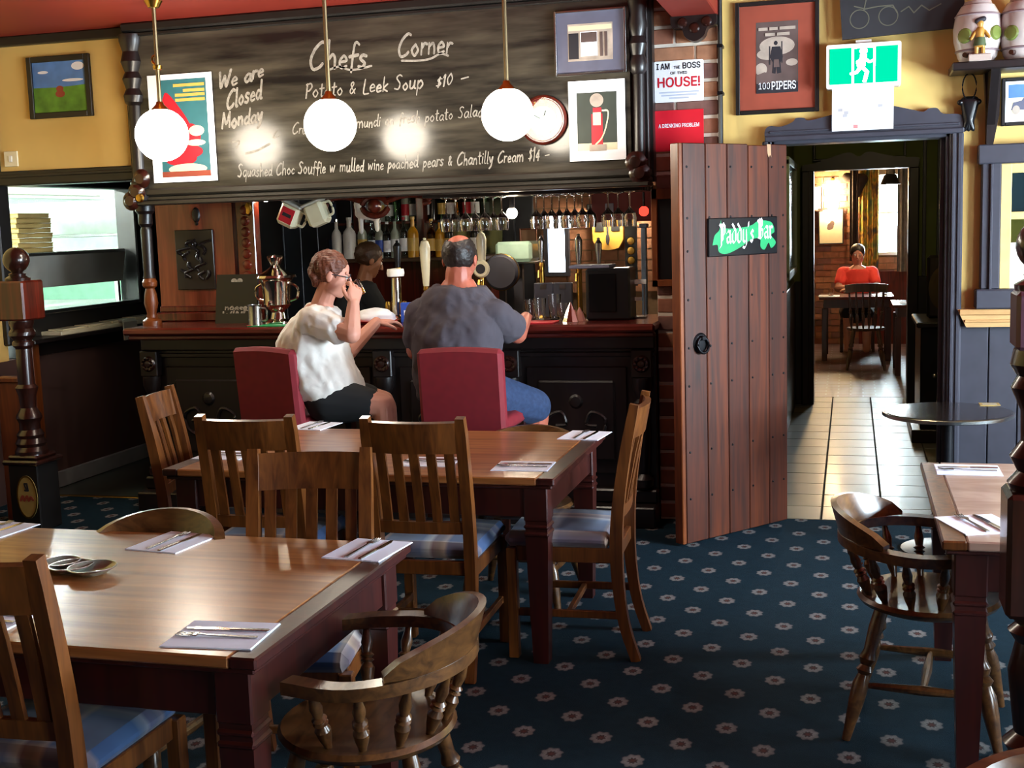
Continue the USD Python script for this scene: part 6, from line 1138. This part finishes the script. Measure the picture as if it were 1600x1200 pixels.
mouth = hc + fw * .12 - up * .055
hnd = hand_m(wrR, (at(556, 452, 5.98) - wrR), rt_ + fw * .6, .9, -1) + hand_m(wrL, fw * .8 - rt_ * .5, up, .5, 1)
body = uni(loft(tors) + neck + arm + leg + hnd + [place(head_m(), hc, R)])
obj('body', skin(body, .016, 6), M['skin'], w_, smooth=True, w=True)
eyes(w_, hc, R)
shirt = uni(loft([ring(spine(f), a + .018, b + .016, rt_, fw) for f, a, b in ((-.02, .205, .185), (.12, .22, .2), (.35, .21, .205), (.6, .20, .17), (.8, .188, .13), (.90, .14, .105), (.965, .075, .07))]) + chain([spine(.82) + rt_ * .13, shR, shR * .42 + elR * .58], [.085, .088, .082]) + chain([spine(.82) - rt_ * .13, shL, shL * .45 + elL * .55], [.085, .088, .078]))
m = rumple(skin(shirt, .016, 7), .02)
obj('t_shirt', m, M['tee_w'], w_, smooth=True, w=True)
obj('shorts', skin(uni(loft([ring(spine(f), a, b, rt_, fw) for f, a, b in ((-.10, .17, .16), (-.04, .205, .185), (.08, .21, .195))]) + chain([hR, hR * .3 + knR * .7], [.135, .092]) + chain([hL, hL * .3 + knL * .7], [.135, .092])), .022, 7), M['tee_b'], w_, smooth=True, w=True)
hairm = (sph(.1, (0, -.02, .042), (.83, 1.03, .95), 28) + hull(((0, -.10, .01), .03), ((0, -.075, -.055), .022), ((-.03, -.085, -.02), .025), ((.03, -.085, -.02), .025))) - sph(.1, (0, .075, -.035), (.95, .72, 1.1), 24)
for k in (-1, 1): hairm = hairm - sph(.03, (k * .085, .0, -.01), (1, .8, 1.3), 12)
obj('hair', rumple(skin(place(hairm, hc, R), .008, 4), .006, (60, 60, 22)), M['hair_r'], w_, smooth=True, w=True)
gl = [tube([(k * .031 + .024 * math.cos(a), .097, .006 + .018 * math.sin(a)) for a in np.linspace(0, 2*PI, 17)[:-1]], .0028, 6, True) for k in (-1, 1)] + [tube([(k * .054, .097, .01), (k * .079, .06, .012), (k * .083, .0, .012)], .0026, 6) for k in (-1, 1)] + [tube([(-.008, .098, .008), (.008, .098, .008)], .0026, 6)]
obj('glasses', place(cat_(gl), hc, R), M['ink'], w_, smooth=True, w=True)
obj('shoe', skin(uni(chain([ftR - up * .03, ftR + fw * .16 - up * .045], [.05, .036])), .02, 4), M['ink'], w_, smooth=True, w=True); obj('shoe', skin(uni(chain([ftL - up * .03, ftL + fw * .16 - up * .045], [.05, .036])), .02, 4), M['ink'], w_, smooth=True, w=True)
gc = mouth + fw * .035 - up * .03; dk = thing('drinking_glass', 'small glass held to the mouth of the woman in white', 'glass', gc); obj('tumbler', T(glass_mesh(.024, .03, .08), (0, 0, -.02), ry=-.5), M['glass'], dk); obj('drink', T(lathe([(0, .004), (.021, .004), (.025, .03), (0, .03)], 16), (0, 0, -.02), ry=-.5), simple('amber_drink', '#a86a1c', .1), dk)

# --- man in grey, back to the room
Y1 = 6.16
hp = V3(at(722, 640, Y1)[0], Y1, .84); nk2 = at(716, 447, Y1 + .02); fm = V3(.06, 1, 0); fm /= np.linalg.norm(fm); rm_ = V3(fm[1], -fm[0], 0)
m_ = thing('person', 'bald-crowned man in a charcoal T-shirt and denim shorts sitting back to the viewer', 'person', (hp[0], hp[1], 0))
def sp2(f): return hp * (1 - f) + nk2 * f + fm * (-.05 * math.sin(f * PI))
hc2 = at(719, 407, Y1 + .05); R2 = rotm(math.atan2(-fm[0], fm[1]), .3)
TR = ((-.06, .2, .17), (.12, .225, .19), (.35, .22, .19), (.55, .225, .17), (.72, .225, .14), (.86, .175, .11), (.96, .115, .085), (1.06, .078, .07))
sR, sL = sp2(.74) + rm_ * .2, sp2(.74) - rm_ * .2
eR, eL = at(808, 522, 6.24), at(650, 548, 6.1); hR2, hL2 = V3(eR[0] - .05, 6.62, 1.20), V3(eL[0] + .08, 6.6, 1.2)
kR, kL = at(838, 636, 6.46), V3(hp[0] - .22, 6.55, .80); fR, fL = V3(kR[0] - .03, kR[1] + .03, .36), V3(kL[0], 6.55, .36)
hr, hl = hp + rm_ * .11 - up * .0, hp - rm_ * .11 - up * .0
body = uni(loft([ring(sp2(f), a, b, rm_, fm) for f, a, b in TR]) + [hull((tuple(nk2 - up * .03), .076), (tuple(hc2 - up * .05 - fm * .03), .068))] + chain([sR, eR, hR2], [.07, .053, .034]) + chain([sL, eL, hL2], [.07, .053, .034]) + chain([hr, kR, fR], [.115, .075, .05]) + chain([hl, kL, fL], [.115, .075, .05]) + chain([fR, fR + fm * .17 - up * .03], [.045, .03]) + chain([fL, fL + fm * .17 - up * .03], [.045, .03])
          + hand_m(hR2, fm - rm_ * .4, up, .5, -1) + hand_m(hL2, fm + rm_ * .4, up, .5, 1) + [place(head_m(1.06), hc2, R2, 1.04)])
obj('body', skin(body, .016, 6), M['skin_r'], m_, smooth=True, w=True); eyes(m_, hc2, R2, 1.04)
tee = uni(loft([ring(sp2(f), a + .026, b + .026, rm_, fm) for f, a, b in ((-.04, .215, .18),) + TR[1:5] + ((.88, .182, .118), (.985, .122, .1))]) + chain([sp2(.76) + rm_ * .13, sR, sR * .35 + eR * .65], [.09, .088, .083]) + chain([sp2(.76) - rm_ * .13, sL, sL * .35 + eL * .65], [.09, .088, .083]))
m = rumple(skin(tee, .016, 7), .016)
obj('t_shirt', m, M['tee_g'], m_, smooth=True, w=True)
obj('denim_shorts', skin(uni(loft([ring(sp2(f), a, b, rm_, fm) for f, a, b in ((-.09, .19, .165), (.04, .222, .19), (.08, .22, .19))]) + chain([hr, hr * .06 + kR * .94], [.135, .103]) + chain([hl, hl * .06 + kL * .94], [.135, .103])), .022, 7), M['denim'], m_, smooth=True, w=True)
h2 = sph(.1, (0, -.02, .03), (.84, 1.03, .98), 28) - sph(.1, (0, .055, -.035), (1.1, .8, 1.2), 24) - sph(.1, (0, -.065, .12), (.62, 1.0, .66), 24) - sph(.1, (0, -.03, -.145), (1.3, 1.5, .78), 20)
obj('hair', rumple(skin(place(h2, hc2, R2, 1.06), .008, 4), .003, (60, 60, 60)), M['hair_d'], m_, smooth=True, w=True)
for q in (fR, fL): obj('shoe', skin(uni(chain([q - up * .03, q + fm * .17 - up * .045], [.052, .038])), .02, 4), M['ink'], m_, smooth=True, w=True)

# --- bartender in black behind the bar, bending to the right
Y2 = 7.95; hb = at(577, 408, Y2); fb = V3(.75, .66, 0); fb /= np.linalg.norm(fb); rb = V3(fb[1], -fb[0], 0)
b_ = thing('person', 'bartender in a black T-shirt bent over behind the bar', 'person', (hb[0] - .05, Y2, 0))
pel = V3(hb[0] - .12, Y2, .92); nb = hb - up * .13 - fb * .05
def sp3(f): return pel * (1 - f) + nb * f - fb * .04 * math.sin(f * PI)
TB = ((-.1, .16, .12), (.2, .165, .125), (.6, .18, .13), (.82, .185, .11), (.93, .13, .085), (1.0, .06, .06))
s1, s2 = sp3(.84) + rb * .165, sp3(.84) - rb * .165; e1, e2 = s1 + fb * .14 - up * .22, s2 + fb * .14 - up * .22; w1, w2 = e1 + fb * .2 - up * .02, e2 + fb * .2 - up * .02
l1, l2 = pel + rb * .09, pel - rb * .09; R3 = rotm(math.atan2(-fb[0], fb[1]), .35)
gr = lambda p, z: V3(p[0], p[1], z)
obj('body', skin(uni(loft([ring(sp3(f), a, b, rb, fb) for f, a, b in TB]) + [hull((tuple(nb - up * .02), .058), (tuple(hb - up * .05 - fb * .02), .052)), place(head_m(.95), hb, R3, .95)] + chain([s1, e1, w1], [.058, .045, .03]) + chain([s2, e2, w2], [.058, .045, .03]) + hand_m(w1, fb, up, .6, -1) + hand_m(w2, fb, up, .6, 1) + chain([l1, gr(l1, .48), gr(l1, .09), gr(l1, .05) + fb * .15], [.1, .065, .045, .03]) + chain([l2, gr(l2, .48), gr(l2, .09), gr(l2, .05) + fb * .15], [.1, .065, .045, .03])), .018, 6), M['skin_d'], b_, smooth=True, w=True)
eyes(b_, hb, R3, .95)
obj('t_shirt', skin(uni(loft([ring(sp3(f), a + .016, b + .015, rb, fb) for f, a, b in ((-.1, .165, .125),) + TB[1:4] + ((.95, .1, .08),)]) + chain([sp3(.84) + rb * .1, s1, s1 * .4 + e1 * .6], [.075, .078, .066]) + chain([sp3(.84) - rb * .1, s2, s2 * .4 + e2 * .6], [.075, .078, .066])), .02, 6), M['tee_b'], b_, smooth=True, w=True)
obj('trousers', skin(uni(loft([ring(sp3(f), a, b, rb, fb) for f, a, b in ((-.16, .16, .12), (.02, .17, .13))]) + chain([l1, gr(l1, .48), gr(l1, .1)], [.118, .082, .065]) + chain([l2, gr(l2, .48), gr(l2, .1)], [.118, .082, .065])), .022, 6), M['tee_b'], b_, smooth=True, w=True)
hb_m = sph(.1, (0, -.02, .04), (.82, 1.02, .95), 28) - sph(.1, (0, .075, -.03), (.98, .78, 1.1), 24) - sph(.1, (0, -.04, -.105), (1.3, 1.4, .75), 20)
obj('hair', rumple(skin(place(hb_m, hb, R3, .98), .01, 4), .003, (60, 60, 60)), M['hair_b'], b_, smooth=True, w=True)

# --- woman in coral at the far table
Y3 = 16.0; hf = at(1340, 398, Y3); ff = V3(0, -1, 0); rf = V3(-1, 0, 0); pf = V3(hf[0], Y3 + .05, .5); nf = hf - up * .13
f_ = thing('person', 'woman in a coral top sitting with folded arms at the far table', 'person', (hf[0], Y3, 0))
def sp4(f): return pf * (1 - f) + nf * f
TF = ((-.1, .19, .15), (.3, .18, .14), (.65, .19, .13), (.85, .18, .1), (.94, .12, .08), (1.0, .06, .06)); R4 = rotm(PI, .1)
a1, a2 = sp4(.84) + rf * .175, sp4(.84) - rf * .175; b1, b2 = V3(a1[0] - .06, Y3 - .16, .80), V3(a2[0] + .06, Y3 - .16, .80); c1, c2 = V3(hf[0] + .05, Y3 - .33, .80), V3(hf[0] - .05, Y3 - .33, .80)
k1, k2 = V3(hf[0] - .11, Y3 - .38, .5), V3(hf[0] + .11, Y3 - .38, .5)
obj('body', skin(uni(loft([ring(sp4(f), a, b, rf, ff) for f, a, b in TF]) + [hull((tuple(nf - up * .02), .055), (tuple(hf - up * .05), .05)), place(head_m(), hf, R4)] + chain([a1, b1, c1], [.058, .045, .032]) + chain([a2, b2, c2], [.058, .045, .032]) + hand_m(c1, V3(1, -.3, 0), up, .4, -1) + hand_m(c2, V3(-1, -.3, 0), up, .4, 1) + chain([pf + rf * .1, k1, V3(k1[0], k1[1], .06)], [.1, .065, .045]) + chain([pf - rf * .1, k2, V3(k2[0], k2[1], .06)], [.1, .065, .045])), .02, 6), M['skin'], f_, smooth=True, w=True)
eyes(f_, hf, R4)
obj('coral_top', skin(uni(loft([ring(sp4(f), a + .018, b + .016, rf, ff) for f, a, b in TF[:4] + ((.92, .12, .09),)]) + chain([sp4(.84) + rf * .1, a1, a1 * .4 + b1 * .6], [.075, .08, .068]) + chain([sp4(.84) - rf * .1, a2, a2 * .4 + b2 * .6], [.075, .08, .068])), .022, 6), M['coral'], f_, smooth=True, w=True)
obj('hair', skin(place(sph(.1, (0, -.02, .04), (.92, 1.06, 1.0), 28) - sph(.1, (0, .085, -.035), (.85, .72, 1.0), 24), hf, R4), .014, 4), M['hair_d'], f_, smooth=True, w=True)
obj('skirt', skin(uni(chain([pf + rf * .1, k1], [.125, .085]) + chain([pf - rf * .1, k2], [.125, .085])), .03, 5), M['tee_b'], f_, smooth=True, w=True)
fc = thing('far_chair', 'dark chair under the woman in coral', 'chair', (hf[0], Y3 + .05, 0)); obj('seat', box(-.21, .21, -.2, .22, .36, .40, .01), M['windsor_d'], fc); obj('backrest', box(-.2, .2, .2, .23, .5, .9, .01), M['windsor_d'], fc)
for x in (-.19, .19):
    for y in (-.17, .21): obj('leg', box(x - .018, x + .018, y - .018, y + .018, 0, .9 if y > 0 else .36, .003), M['windsor_d'], fc)
